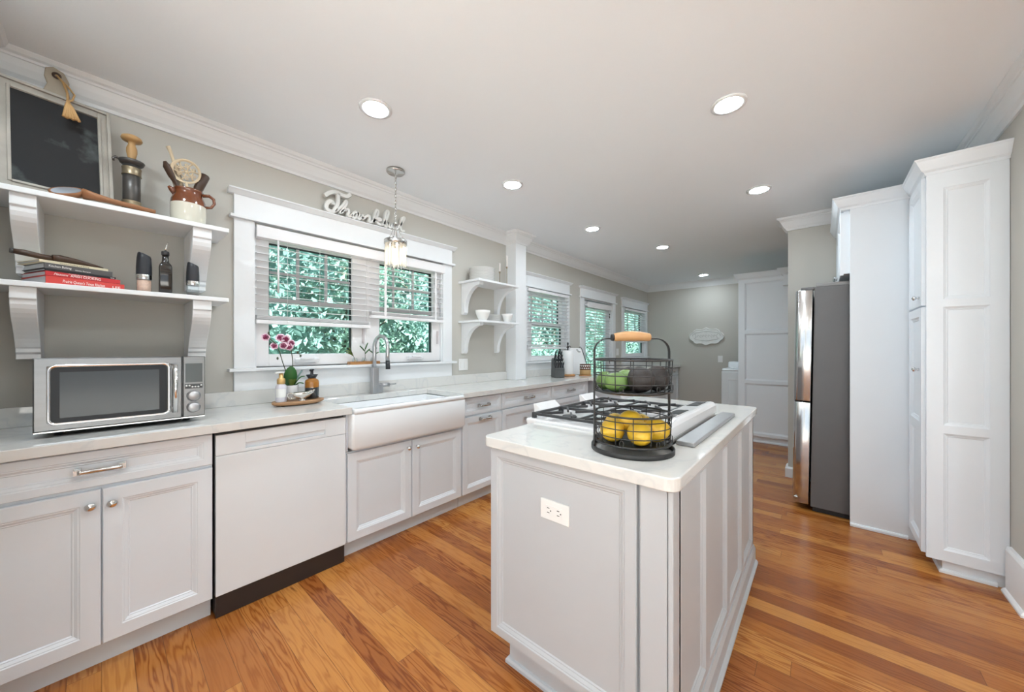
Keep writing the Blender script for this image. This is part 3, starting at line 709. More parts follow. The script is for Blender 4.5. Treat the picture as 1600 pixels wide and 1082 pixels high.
# ---------------------------------------------------------------- far base cabinet along the same wall
t = thing('base_cabinet', 'small white base cabinet in the far corner below the last window', 'cabinet', (-2.4, 6.65, 0))
MB().box(W + .02, -2.10, 6.05, 7.28, .095, .905).build('body', 'paint_white', t)
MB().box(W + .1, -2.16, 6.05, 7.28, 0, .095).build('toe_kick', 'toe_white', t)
for a, c in ((6.06, 6.66), (6.67, 7.27)):
    d = shaker('drawer_front', t, (-2.10, a, .76), EY, EZ, EX, c - a, .135, st=.034); knob(d, (-2.08, (a + c) / 2, .828), EX)
    d = shaker('door', t, (-2.10, a, .11), EY, EZ, EX, c - a, .64); knob(d, (-2.08, c - .05 if a < 6.5 else a + .05, .70), EX)
b = MB(); b.box(W + .001, -2.045, 6.03, 7.298, .907, .952); w = tag(b.build('worktop', 'quartz', bevel=.003, loc=(-2.4, 6.6, .907)), 'short white worktop in the far corner below the last window', 'worktop')
MB().box(W + .001, W + .02, 6.03, 7.298, .9525, 1.0).build('backsplash', 'quartz', w, .002)

# ================================================================ KITCHEN ISLAND
IX0, IX1, IY0, IY1 = -1.0, -.305, 1.02, 2.515
t = thing('kitchen_island', 'white panelled kitchen island with quartz top and cooktop', 'kitchen island', (-.65, 1.76, 0))
b = MB(); b.box(IX0 + .02, IX1 - .02, IY0 + .02, 1.335, .12, .872).box(IX0 + .02, IX1 - .02, 2.105, IY1 - .015, .12, .872).box(-.52, IX1 - .02, 1.335, 2.105, .12, .78); b.build('body', 'island_paint', t)
b = MB(); b.box(IX0 + .055, IX1 - .02, IY0 + .055, 1.335, 0, .12).box(IX0 + .055, IX1 - .02, 2.105, IY1 - .02, 0, .12).box(-.52, IX1 - .02, 1.335, 2.105, 0, .12); b.build('plinth', 'island_paint', t)
SH = [(0, 0), (.013, 0), (.013, .012), (.008, .020), (0, .022)]
MB().crown([(IX0 + .055, 1.33), (IX0 + .055, IY0 + .055), (-.405, IY0 + .055)], SH, 0.0, side=-1).build('shoe_moulding', 'island_paint', t)
# end panel towards the viewer: a door-like framed panel, a plain filler and a post
shaker('end_panel', t, (IX0, IY0 + .02, .13), EX, EZ, NY, .592, .738, st=.038, m='island_paint')
MB().box(-.398, -.322, IY0 + .004, IY0 + .02, .0, .872).build('end_filler', 'island_paint', t, .002)
MB().box(-.320, IX1, IY0, IY0 + .07, .0, .872).build('corner_post', 'island_paint', t, .004)
# long side: four tall framed panels
cells = [(1.075, 1.415), (1.415, 1.785), (1.785, 2.145), (2.145, 2.515)]
for a, c in cells:
    MB().rings((IX1 - .020, a, .105), EY, EZ, EX, c - a, .767, [(0, 0), (0, .02), (.030, .02), (.033, .017), (.040, .010), (.044, .010), (.048, .006)]).build('side_panel', 'island_paint', t)
bb = MB(); P = [(0, 0), (.024, 0), (.024, .012), (.016, .020), (.012, .022), (.012, .085), (.004, .105), (0, .105)]
bb.crown([(IX1, IY0 + .03), (IX1, IY1 + .002)], P, 0.0, side=-1); bb.build('base_moulding', 'island_paint', t)
MB().box(-.52, IX1, IY1 - .014, IY1, .0, .872).build('rear_panel', 'island_paint', t)
# outlet on the end panel
o = MB(); o.box(-.757, -.640, IY0 + .006, IY0 + .0135, .658, .727); op = o.build('outlet_plate', 'outlet_white', t, .002)
g = MB()
g.box(-.733, -.664, IY0 + .0042, IY0 + .0065, .675, .710)
g.build('socket', 'outlet_white', op, .001)
g = MB()
for xc in (-.722, -.681):
    for q in (-.008, .008): g.box(xc - .005, xc + .005, IY0 + .0036, IY0 + .0046, .6925 + q - .0012, .6925 + q + .0012)
    g.lathe([(0, 0), (.0025, 0), (.0025, .001), (0, .001)], (xc + .010, IY0 + .0046, .6925), 8, mtx=Matrix.Rotation(PI / 2, 3, 'X'))
g.build('slots', 'slot_dark', op)
# island top
b = MB(); r = .035
def arc(cx, cy, a0, a1, n=6): return [(cx + r * math.cos(math.radians(a0 + (a1 - a0) * k / n)), cy + r * math.sin(math.radians(a0 + (a1 - a0) * k / n))) for k in range(n + 1)]
poly = arc(-1.018 + r, .99 + r, 180, 270) + arc(-.286 - r, .99 + r, 270, 360) + arc(-.286 - r, 2.545 - r, 0, 90) + arc(-1.018 + r, 2.545 - r, 90, 180) + [(-1.018, 2.103), (-.405, 2.103), (-.405, 1.338), (-1.018, 1.338)]
b.prism(poly, 'z', .873, CT)
tag(b.build('worktop', 'quartz', bevel=.004, bseg=3, loc=(-.65, 1.76, .873)), 'white quartz top of the island with rounded corners, cut around the cooktop', 'worktop')

# range with gas cooktop, set into the island
RY0, RY1, RX0, RX1 = 1.342, 2.099, -1.075, -.525
t = thing('gas_range', 'white slide-in gas range with black grates set into the island', 'range', (-.8, 1.72, 0))
MB().box(-1.03, RX1, RY0 + .003, RY1 - .003, .10, .905).build('body', 'enamel', t)
MB().box(-.98, RX1, RY0 + .01, RY1 - .01, .0, .10).build('kick_plate', 'kick_black', t)
b = MB(); b.rings((RX0, RY0, .906), EX, EY, EZ, -.42 - RX0, RY1 - RY0, [(0, 0), (0, .012), (.004, .018), (.024, .020), (.034, .012), (.05, .010)]); b.build('cooktop', 'enamel', t)
b = MB(); b.box(-1.062, -1.03, RY0 + .02, RY1 - .02, .22, .78); b.build('oven_door', 'enamel', t, .004)
b = MB(); b.prism([(-1.062, .80), (-1.075, .905), (-1.03, .905), (-1.03, .80)], 'y', RY0 + .003, RY1 - .003); b.build('control_panel', 'enamel', t, .003)
MB().tube([(-1.062, RY0 + .08, .74), (-1.105, RY0 + .08, .745), (-1.105, RY1 - .08, .745), (-1.062, RY1 - .08, .74)], .011, 10).build('oven_handle', 'enamel', t)
for k, yc in enumerate((1.42, 1.56, 1.88, 2.02)):
    m = Vector((-1, 0, .12)).to_track_quat('Z', 'Y').to_matrix()
    MB().lathe([(0, 0), (.022, 0), (.021, .012), (.017, .03), (0, .031)], (-1.068, yc, .853), 20, mtx=m).build('control_knob', 'enamel', t)
for ya, yb in ((1.47, 1.65), (1.93, 2.085)):
    b = MB(); b.prism([(-1.070, .918), (-1.125, .928), (-1.130, .972), (-1.118, .975), (-1.062, .930)], 'y', ya, yb); b.build('front_guard', 'enamel', t, .003)
# backguard with two pairs of dark windows
b = MB(); b.prism([(-.535, .924), (-.531, .964), (-.524, .972), (-.442, .979), (-.428, .976), (-.418, .962), (-.412, .924)], 'y', RY0 + .004, RY1 + .012); bgd = b.build('backguard', 'enamel', t, .004, 2)
for ya, yb in ((1.475, 1.575), (1.605, 1.745), (1.90, 1.985), (2.005, 2.085)):
    b = MB(); b.obox((-.524, 0, .972), (.9964, 0, .0851), EY, (-.0851, 0, .9964), .018, .068, ya, yb, -.002, .0016); b.build('display_window', 'dark_window', bgd)
# grates: three cast frames with radial fingers, and four burners
ZG = .952
gx0, gx1 = -1.045, -.565
for i in range(3):
    ya = RY0 + .025 + i * .2365; yb = ya + .230; b = MB(); q = .009
    def bar(p0, p1, w=.007, z0=ZG - .016, z1=ZG):
        dx, dy = p1[0] - p0[0], p1[1] - p0[1]; l = math.hypot(dx, dy)
        b.obox((p0[0], p0[1], 0), (dx / l, dy / l, 0), (-dy / l, dx / l, 0), EZ, 0, l, -w, w, z0, z1)
    for p0, p1 in (((gx0, ya), (gx1, ya)), ((gx0, yb), (gx1, yb)), ((gx0, ya), (gx0, yb)), ((gx1, ya), (gx1, yb))): bar(p0, p1, .0065, ZG - .013, ZG)
    ym = (ya + yb) / 2
    for xc in ((gx0 * .74 + gx1 * .26), (gx0 * .26 + gx1 * .74)):
        for k in range(4):
            a = math.radians(45 + 90 * k); c_, s_ = math.cos(a), math.sin(a); R = .158 if i != 1 else .150
            bar((xc + .030 * c_, ym + .030 * s_), (xc + R * c_ * .74, ym + R * s_ * 1.02), .0045, ZG - .008, ZG + .005)
    xm = (gx0 + gx1) / 2; bar((xm, ya), (xm, yb), .0045, ZG - .010, ZG)
    for xx in (gx0, gx1):
        for y_ in (ya, yb): b.box(xx - .010, xx + .010, y_ - .008, y_ + .008, .919, ZG)
    b.build('grate', 'grate_iron', t, .002)
    if i != 1:
        for xc in ((gx0 * .74 + gx1 * .26), (gx0 * .26 + gx1 * .74)):
            bn = MB().lathe([(0, .912), (.05, .912), (.05, .922), (.040, .926), (0, .926)], (xc, ym, 0), 24).build('burner', 'steel_flat', t)
            MB().lathe([(0, .926), (.034, .926), (.036, .930), (.032, .935), (0, .936)], (xc, ym, 0), 24).build('burner_cap', 'grate_iron', bn)
# downdraft vent behind the backguard
b = MB(); b.box(-.396, -.334, 1.352, 2.112, CT + .001, CT + .016); tag(b.build('downdraft_vent', 'steel_flat', bevel=.003, loc=(-.365, 1.73, CT)), 'flat brushed steel downdraft vent lid beside the cooktop', 'vent')

# ================================================================ RIGHT SIDE: PANTRY, PANEL, REFRIGERATOR
CP = [(0, -.085), (.006, -.085), (.010, -.072), (.022, -.062), (.034, -.038), (.042, -.022), (.045, -.014), (.052, -.006), (.052, 0), (0, 0)]
t = thing('pantry_cabinet', 'tall narrow white pantry cabinet with panelled end against the right wall', 'cabinet', (.6, 3.27, 0))
MB().box(.452, .7345, 3.094, 3.488, .095, 2.325).build('body', 'paint_white', t)
MB().box(.512, .7345, 3.105, 3.488, 0, .095).build('plinth', 'paint_white', t)
MB().crown([(.512, 3.48), (.512, 3.105), (.700, 3.105)], SH, 0.0, side=-1).build('shoe_moulding', 'paint_white', t)
framed((.449, 3.094, 0), EX, EZ, NY, .284, .075, 2.245, [(.135, .785), (.83, 1.490), (1.532, 2.155)], .062).build('end_panel', 'paint_white', t)
for z0, z1, kz, mid in ((1.505, 2.235, 1.555, False), (.09, 1.495, 1.135, True)):
    if mid:
        b = framed((.452, 3.484, 0), NY, EZ, NX, .388, .09, 1.495, [(.14, .775), (.83, 1.445)], .05)
        d = b.build('door', 'paint_white', t)
    else: d = shaker('door', t, (.452, 3.484, z0), NY, EZ, NX, .388, z1 - z0, st=.05)
    knob(d, (.432, 3.150, kz), NX)
MB().crown([(.449, 3.488), (.449, 3.074), (.7345, 3.074)], CP, 2.325, side=-1).build('crown', 'paint_white', t)

# panel and cabinet around the refrigerator
t = thing('refrigerator_surround', 'plain white tall side panel with overhead cabinet enclosing the refrigerator', 'cabinet', (.4, 3.9, 0))
MB().box(.152, .7345, 3.492, 3.53, 0, 2.27).build('side_panel', 'paint_white', t)
MB().crown([(.152, 3.492), (.430, 3.492)], SH, 0.0, side=-1).build('shoe_moulding', 'paint_white', t)
MB().box(.12, .7345, 3.53, 4.415, 1.80, 2.27).build('upper_body', 'paint_white', t)
for a, c, ky in ((3.532, 3.970, 3.93), (3.975, 4.413, 4.02)):
    d = shaker('door', t, (.12, c, 1.79), NY, EZ, NX, c - a, .455, st=.05); knob(d, (.10, ky, 1.83), NX)
MB().crown([(.110, 4.415), (.110, 3.492), (.446, 3.492)], CP, 2.335, side=-1).build('crown', 'paint_white', t)
MB().box(.112, .7345, 3.494, 4.414, 2.25, 2.28).build('top_rail', 'paint_white', t)

fr = thing('refrigerator', 'tall stainless steel refrigerator with dark grey side between white panels', 'refrigerator', (.3, 3.98, 0))
MB().box(-.068, .66, 3.582, 4.385, .035, 1.725).build('body', 'fridge_grey', fr, .004)
MB().box(-.055, .66, 3.60, 4.37, 0, .036).build('base_grille', 'rubber_black', fr)
def fdoor(name, y0, y1, z0, z1):
    # front face bows gently outward across the width
    b = MB(); pl = [(-.078, y0)]
    pts = []
    for k in range(13):
        u = k / 12; y = y0 + .004 + (y1 - y0 - .008) * u; pts.append((-.168 - .020 * (1 - (2 * u - 1) ** 4), y))
    poly = [(-.078, y0), (-.158, y0)] + pts + [(-.158, y1), (-.078, y1)]
    b.prism(poly[::-1], 'z', z0, z1, True); return b.build(name, 'steel_door', fr, .005)
fdoor('door', 3.580, 3.982, .845, 1.705); fdoor('door', 3.988, 4.387, .845, 1.705); fdoor('freezer_drawer', 3.580, 4.387, .045, .835)
b = MB(); b.box(-.15, -.07, 3.60, 3.66, 1.705, 1.728).box(-.15, -.07, 4.31, 4.37, 1.705, 1.728); b.build('hinge_cover', 'fridge_grey', fr, .004)
MB().box(-.060, .16, 3.586, 3.64, 1.7255, 1.752).build('hinge_rail', 'hinge_grey', fr, .003)
MB().box(-.176, -.150, 3.60, 4.37, .8365, .8435).build('pocket_handle', 'rubber_black', fr)
MB().lathe([(0, 0), (.013, 0), (.013, .004), (0, .004)], (-.156, 3.578, .085), 16, mtx=Matrix.Rotation(PI / 2, 3, 'X')).build('badge', 'nickel', fr)
fr.rotation_euler = (0, math.radians(0.9), 0)

# ================================================================ FAR END
t = thing('tall_cabinet', 'tall white cabinet with three-part panelled side beyond the refrigerator wall', 'cabinet', (-.4, 6.0, 0))
X0, X1, YF = -.868, -.20, 5.75
MB().box(X0 + .01, X1, YF + .02, 6.25, .09, 2.24).build('body', 'paint_white', t)
MB().box(X0 + .03, X1, YF + .04, 6.23, 0, .09).build('plinth', 'paint_white', t)
MB().crown([(X0 + .03, 6.2), (X0 + .03, YF + .04), (X1, YF + .04)], SH, 0.0, side=-1).build('shoe_moulding', 'paint_white', t)
w_ = X1 - X0
framed((X0, YF + .02, 0), EX, EZ, NY, w_, .085, 2.20, [(.125, .785), (.83, 1.458), (1.503, 2.15)], .075).build('side_panel', 'paint_white', t)
MB().crown([(X0, 6.25), (X0, YF), (-.375, YF), (-.375, YF - .10), (X1, YF - .10)], CP, 2.275, side=-1).build('crown', 'paint_white', t)
MB().box(-.37, X1, YF - .095, YF, 2.06, 2.27).build('upper_front', 'paint_white', t)
# washing machine
t = thing('washing_machine', 'white washing machine standing by the far wall behind the tall cabinet', 'washing machine', (-.9, 6.8, 0))
b = MB(); b.box(-1.215, -.55, 6.50, 7.14, .03, .905); b.build('body', 'appliance_white', t, .02, 3)
b = MB(); b.prism([(6.50, .905), (6.50, .925), (6.53, .940), (7.00, .940), (7.02, 1.03), (7.10, 1.04), (7.14, .99), (7.14, .905)], 'x', -1.205, -.56); b.build('console', 'appliance_white', t, .01)
b = MB(); b.rings((-1.15, 6.50, .12), EX, EZ, NY, .53, .68, [(0, -.002), (0, .004), (.03, .006), (.04, .002)]); b.build('front_panel', 'appliance_white', t)
for xx in (-1.14, -.63):
    for y_ in (6.56, 7.08): MB().cyl((xx, y_, 0), (xx, y_, .032), .022).build('foot', 'rubber_black', t)
MB().box(-1.10, -.66, 6.56, 6.98, .9395, .952).build('lid', 'appliance_white', t, .006)

# wall plaque
t = thing('wall_plaque', 'off-white scalloped plaque with pointed top and bottom on the far wall', 'wall sign', (-1.604, 7.30, 1.48))
def plaque(k, n=14):
    q = [(0, .165), (.03, .150), (.075, .128), (.12, .128), (.165, .138), (.205, .118), (.225, .082), (.262, .062), (.287, .030), (.292, 0)]
    right = [(x * k, z * k) for x, z in q] + [(x * k, -z * k) for x, z in q[::-1][1:]]
    left = [(-x, z) for x, z in right[::-1][1:-1]]
    return right + left
for nm, k, a, c, m in (('board', 1.0, 7.282, 7.2995, 'sign_white'), ('raised_rim', 0, 0, 0, 'sign_white')):
    if nm == 'board': MB().prism([(-1.604 + x, 1.48 + z) for x, z in plaque(1.0)], 'y', a, c).build(nm, m, t, .004)
    else: MB().tube([(-1.604 + x, 7.281, 1.48 + z) for x, z in plaque(.955)], .009, 8, closed=True).build(nm, m, t)
b = MB()
for z0, amp, wd in ((1.555, .018, .20), (1.42, -.018, .19)): b.tube([(-1.604 + wd * u / 10, 7.281, z0 + amp * math.cos(u / 10 * 2.2)) for u in range(-10, 11)], .0045, 6)
for k in range(7):
    xx = -1.604 - .135 + k * .045
    b.tube([(xx + .014 * math.cos(a / 8 * 2 * PI), 7.281, 1.487 + .022 * math.sin(a / 8 * 2 * PI)) for a in range(8 if k % 2 else 6)], .0038, 6)
for s_ in (-1, 1): b.tube([(-1.604 + s_ * (.20 + .03 * math.cos(a * .8)), 7.281, 1.487 + .045 * math.sin(a * .8)) for a in range(7)], .0045, 6)
b.build('embossed_lettering', 'sign_line', t)

def switch(name, lab, O, U, N, w, h, n=1, group='white wall plates'):
    V = EZ; t = thing(name, lab, 'switch' if 'switch' in name else 'outlet', O, group)
    MB().obox(O, U, V, N, -w / 2, w / 2, -h / 2, h / 2, .0005, .007).build('cover_plate', 'outlet_white', t, .002)
    for k in range(n):
        c = (k - (n - 1) / 2) * .046
        MB().obox(O, U, V, N, c - .016, c + .016, -.033, .033, .0055, .010).build('rocker', 'outlet_white', t, .001)
switch('light_switch', 'white double switch plate on the wall between sink window and column', (W, 2.345, 1.10), EY, EX, .116, .116, 2)
switch('light_switch', 'white switch plate on the far wall below the plaque', (-1.377, 7.30, 1.07), EX, NY, .075, .118, 1)
switch('wall_outlet', 'white outlet plate on the wall between the back door and far window', (W, 5.87, 1.20), EY, EX, .10, .118, 2)

# ================================================================ LEFT WALL SHELVES
US, LS, SXF = 1.895, 1.526, -2.375   # shelf top heights and front edge
def bracket(par, yc, wid, ztop, zbot, xf=-2.39, xb=-2.53):
    h = ztop - zbot; P = [(W, ztop), (xf, ztop), (xf, ztop - .046), (xf - .008, ztop - .052)]
    for k in range(1, 12):
        u = k / 11; z = ztop - .052 - (h - .052 - .052) * u
        P.append((xf - .008 + (xb - xf) * (u ** 1.25) + .010 * math.sin(u * PI * 2), z))
    P += [(xb - .016, zbot + .046), (xb - .016, zbot + .030), (xb - .028, zbot + .022), (xb - .028, zbot), (W, zbot)]
    MB().prism(P, 'y', yc - wid / 2, yc + wid / 2).build('bracket', 'trim_white', par, .0025)
for nm, zt, zb, lab in ((0, US, 1.575, 'upper white wall shelf holding the chalkboard and crock'), (1, LS, 1.212, 'lower white wall shelf above the microwave holding books and grinders')):
    t = thing('wall_shelf', lab, 'shelf', ((W + SXF) / 2, .06, zt), 'long white bracketed shelves on the window wall')
    MB().box(W, SXF, -.344, .444, zt - .022, zt).build('board', 'trim_white', t, .003)
    bracket(t, -.205, .066, zt - .022, zb); bracket(t, .338, .074, zt - .022, zb)

# framed chalkboard leaning on the upper shelf
def frame_thing():
    t = thing('chalkboard', 'framed black chalkboard with whitewashed wooden frame leaning on the upper shelf', 'chalkboard', (-2.455, -.12, US))
    # built flat: U along the wall, V up, N out
    O = (-2.462, -.12, US); U = Vector((-.17, .985, 0)).normalized(); V0 = Vector((-.16, 0, 1)); V = (V0 - U * V0.dot(U)).normalized(); N = U.cross(V)
    U, V, N = tuple(U), tuple(V), tuple(N); w2, h, f = .158, .478, .040
    MB().obox(O, U, V, N, -w2 + f - .004, w2 - f + .004, f - .004, h - f + .004, -.010, .002).build('slate', 'chalk_black', t)
    for nm, a0, a1, b0, b1 in (('frame_side', -w2, -w2 + f, 0, h), ('frame_side', w2 - f, w2, 0, h), ('frame_rail', -w2 + f, w2 - f, 0, f), ('frame_rail', -w2 + f, w2 - f, h - f, h)):
        b = MB(); b.obox(O, U, V, N, a0, a1, b0, b1, -.012, .008)
        if nm == 'frame_side':
            s0, s1 = (a0, a0 + .012) if a0 < 0 else (a1 - .012, a1)
            b.obox(O, U, V, N, s0, s1, 0, h, .008, .018); s0, s1 = (a1 - .010, a1) if a0 < 0 else (a0, a0 + .010); b.obox(O, U, V, N, s0, s1, f - .008, h - f + .008, .008, .013)
        else:
            e = (b0, b0 + .012) if b0 == 0 else (b1 - .012, b1); b.obox(O, U, V, N, -w2 + .012, w2 - .012, e[0], e[1], .008, .018)
            e = (b1 - .010, b1) if b0 == 0 else (b0, b0 + .010); b.obox(O, U, V, N, -w2 + f, w2 - f, e[0], e[1], .008, .013)
        b.build(nm, 'wood_wash', t, .002)
frame_thing()
# bread board standing behind the chalkboard, only its handle and tassel show
t = thing('bread_board', 'weathered wooden board handle with a leather tassel rising behind the chalkboard', 'cutting board', (-2.575, -.13, US))
def bbp(y, z): return (-2.560 - .022 * (z - US) / .6, y, z)
out_ = [(-.225, US), (-.045, US), (-.045, 2.30), (-.062, 2.36), (-.092, 2.385), (-.100, 2.42), (-.096, 2.455), (-.110, 2.492), (-.140, 2.506), (-.163, 2.492), (-.166, 2.455), (-.158, 2.425), (-.168, 2.39), (-.205, 2.365), (-.225, 2.30)]
b = MB(); n = len(out_)
vs = [bbp(y, z) for y, z in out_] + [tuple(a + d for a, d in zip(bbp(y, z), (.018, 0, 0))) for y, z in out_]
b.add(vs, [tuple(range(n - 1, -1, -1)), tuple(range(n, 2 * n))] + [(i, (i + 1) % n, n + (i + 1) % n, n + i) for i in range(n)]); b.build('board', 'wood_grey', t, .004)
MB().lathe([(.006, 0), (.014, 0), (.014, .003), (.006, .003)], (-2.561, -.131, 2.468), 14, mtx=Matrix.Rotation(PI / 2, 3, 'Y')).build('hanging_hole', 'wood_dark', t)
tas = MB(); tas.tube([(-2.556, -.131, 2.468), (-2.545, -.112, 2.44), (-2.525, -.100, 2.39), (-2.500, -.098, 2.352), (-2.476, -.098, 2.335)], .004, 8)
tas.tube([(-2.556, -.131, 2.468), (-2.552, -.097, 2.43), (-2.530, -.080, 2.395), (-2.500, -.085, 2.355), (-2.476, -.095, 2.335)], .0035, 8)
for k in range(6):
    d = -.022 + k * .0085; tas.tube([(-2.476, -.097, 2.335), (-2.466, -.092 + d * .4, 2.305), (-2.458, -.085 + d, 2.256 - .003 * (k % 2))], [.004, .0055, .0055], 7)
tas.build('leather_tassel', 'leather', t)

# carved wooden scoop
t = thing('wooden_scoop', 'long carved wooden scoop with worn blue-grey bowl lying along the upper shelf edge', 'scoop', (-2.41, 0, US))
b = MB(); b.tube([(-2.405, -.052, US + .030), (-2.400, -.02, US + .028), (-2.397, .03, US + .022), (-2.396, .10, US + .018), (-2.396, .168, US + .014)], [(.026, .018), (.017, .014), (.012, .011), (.011, .0095), (.009, .008)], 12)
SN = Vector((.74, -.34, .58)).normalized(); SA = Vector((-.02, 1, 0)); SA = (SA - SN * SA.dot(SN)).normalized(); SB = SN.cross(SA); SCN = Vector((-2.412, -.092, US + .024))
def bowl_loop(sc, d, n=18):
    o_ = []
    for q in range(n):
        a = q * 2 * PI / n; u = math.cos(a) * .048 * (1.12 if math.cos(a) < 0 else 1.0); w_ = math.sin(a) * .024 * (1 + .25 * max(0, -math.cos(a)))
        o_.append(tuple(SCN + SA * (u * sc) + SB * (w_ * sc) + SN * d))
    return o_
loft(b, [bowl_loop(.25, -.020), bowl_loop(.75, -.015), bowl_loop(1.0, .002), bowl_loop(1.02, .012), bowl_loop(.88, .0125), bowl_loop(.70, -.002), bowl_loop(.2, -.010)]); b.build('body', 'wood_red', t)
loft(MB(), [bowl_loop(.865, .0125), bowl_loop(.70, -.0008), bowl_loop(.2, -.0088)], cap0=False).build('bowl_lining', 'blue_grey', t)

# cast sausage press with wooden plunger
px, py = -2.49, .094
t = thing('sausage_press', 'old iron cylinder press with brass bands and a turned wooden plunger', 'press', (px, py, US))
MB().lathe([(0, 0), (.030, 0), (.0305, .238), (0, .238)], (px, py, US), 32).build('barrel', 'iron_old', t)
for z in (.030, .190): MB().lathe([(.030, z - .003), (.034, z - .003), (.034, z), (.0325, z + .003), (.0325, z + .028), (.034, z + .031), (.034, z + .034), (.030, z + .034)], (px, py, US), 32).build('band', 'brass_old', t)
b = MB(); b.lathe([(0, .236), (.031, .236), (.040, .243), (.045, .255), (.044, .258), (.036, .250), (0, .248)], (px, py, US), 32)
b.tube([(px + .01, py - .038, US + .252), (px + .012, py - .052, US + .256), (px + .012, py - .060, US + .248), (px + .012, py - .058, US + .236)], [.006, .006, .005, .004], 8); b.build('funnel_rim', 'iron_old', t)
MB().lathe([(0, .250), (.013, .250), (.014, .275), (.019, .300), (.0185, .318), (.013, .335), (.013, .345), (.020, .350), (.033, .354), (.037, .362), (.034, .372), (.020, .380), (0, .382)], (px, py, US), 32).build('plunger', 'wood_tan', t)

# two-tone stoneware pitcher with utensils
jx, jy = -2.485, .296
t = thing('stoneware_pitcher', 'brown and cream glazed stoneware pitcher at the end of the upper shelf', 'pitcher', (jx, jy, US))
MB().lathe([(0, .001), (.062, 0), (.067, .006), (.071, .050), (.071, .104)], (jx, jy, US), 36).build('lower_body', 'glaze_cream', t)
b = MB(); b.lathe([(.071, .104), (.069, .125), (.060, .148), (.0545, .162), (.056, .176), (.060, .183), (.057, .185), (.051, .176), (.049, .160), (.056, .145), (.062, .110), (.058, .02), (0, .016)], (jx, jy, US), 36)
b.tube([(jx - .01, jy - .046, US + .160), (jx - .006, jy - .062, US + .172), (jx - .004, jy - .076, US + .184)], [(.020, .012), (.014, .010), (.006, .006)], 10); b.build('upper_body', 'glaze_brown', t)
MB().tube([(jx + .02, jy + .052, US + .168), (jx + .03, jy + .078, US + .172), (jx + .034, jy + .096, US + .158), (jx + .034, jy + .099, US + .135), (jx + .030, jy + .086, US + .112), (jx + .024, jy + .066, US + .108)], [(.009, .007)] * 6, 10).build('handle', 'glaze_brown', t)
def util(name, lab, fn, m):
    b = MB(); fn(b); tag(b.build(name, m, loc=(jx, jy, US + .02)), lab, 'kitchen utensil', 'utensils in the brown and cream pitcher')
util('wooden_spoon', 'pale wooden spoon with a hole in its long upturned handle, in the pitcher', lambda b: (b.tube([(jx + .01, jy, US + .03), (jx - .002, jy - .030, US + .22), (jx - .012, jy - .066, US + .36), (jx - .014, jy - .076, US + .388)], [(.006, .006), (.007, .006), (.008, .006), (.011, .006)], 10)), 'wood_pale')
def skimmer(b):
    c = Vector((jx + .030, jy - .012, US + .268)); m = Vector((.90, -.25, -.18)).to_track_quat('Z', 'Y').to_matrix()
    b.lathe([(.050, -.002), (.058, .006), (.060, .010), (.056, .010), (.048, .003)], c, 28, mtx=m)
    for k in range(6):
        a = k * PI / 3
        p = lambda r, q: tuple(c + m @ Vector((r * math.cos(q), r * math.sin(q), -.004)))
        b.tube([p(.006, a), p(.028, a + .25), p(.052, a)], [(.0045, .003)] * 3, 6); b.tube([p(.033 + .006 * math.cos(j), a + .5 + .16 * math.sin(j)) for j in (0, 1.05, 2.1, 3.14, 4.2, 5.2)], .003, 6, closed=True)
        b.tube([p(.026, a), p(.026, a + 1.047)], .003, 6)
    b.ell(tuple(c + m @ Vector((0, 0, -.004))), .009, .009, .009, 10, 6)
    b.tube([tuple(c + Vector((0, 0, -.054))), (jx + .022, jy - .004, US + .16), (jx + .012, jy, US + .03)], .006, 8)
util('skimmer', 'pale round pierced skimmer facing out of the pitcher', skimmer, 'wood_pale')
util('rolling_pin', 'grey-beige wooden masher leaning in the pitcher behind the skimmer', lambda b: b.tube([(jx - .014, jy - .004, US + .03), (jx - .020, jy - .022, US + .14), (jx - .028, jy - .056, US + .300), (jx - .029, jy - .058, US + .305)], [.012, .019, .024, .020], 16), 'wood_grey')
util('dark_spoon', 'dark wooden spoon leaning left in the pitcher', lambda b: b.tube([(jx + .005, jy - .012, US + .03), (jx + .010, jy - .044, US + .19), (jx + .014, jy - .066, US + .235), (jx + .016, jy - .084, US + .275), (jx + .016, jy - .090, US + .296)], [(.006, .005), (.007, .005), (.017, .006), (.018, .006), (.008, .004)], 12), 'wood_dark')
util('wooden_pestle', 'reddish dark wooden pestle leaning right in the pitcher', lambda b: (b.tube([(jx + .01, jy + .010, US + .03), (jx + .016, jy + .026, US + .17), (jx + .020, jy + .036, US + .20), (jx + .026, jy + .060, US + .272), (jx + .026, jy + .062, US + .278)], [.008, .010, .020, .022, .018], 16)), 'wood_dark')

# ---------------------------------------------------------------- lower shelf
def book(label, m, th, ln, dp, z, rot, cx, cy, titles=()):
    t = thing('cookbook', label, 'book', (cx, cy, z), 'cookbooks stacked on the lower wall shelf')
    a = math.radians(rot); U = (-math.sin(a), math.cos(a), 0); D = (-math.cos(a), -math.sin(a), 0); N = (math.cos(a), math.sin(a), 0); O = (cx, cy, z)
    b = MB(); b.obox(O, U, EZ, N, 0, ln, 0, .0022, -dp, 0).obox(O, U, EZ, N, 0, ln, th - .0022, th, -dp, 0).obox(O, U, EZ, N, 0, ln, 0, th, -.003, .0015); b.build('cover', m, t, .0006)
    MB().obox(O, U, EZ, N, .003, ln - .003, .0022, th - .0022, -dp + .004, -.003).build('pages', 'page_white', t)
    for txt, u0, v0, size, width, sh, mm, bo in titles:
        MB().text(txt, tuple(O[i] + U[i] * u0 + EZ[i] * v0 + N[i] * .0019 for i in range(3)), U, EZ, N, size, .0004, sh, width, bo).build('spine_title', mm, t)
z = LS + .0005
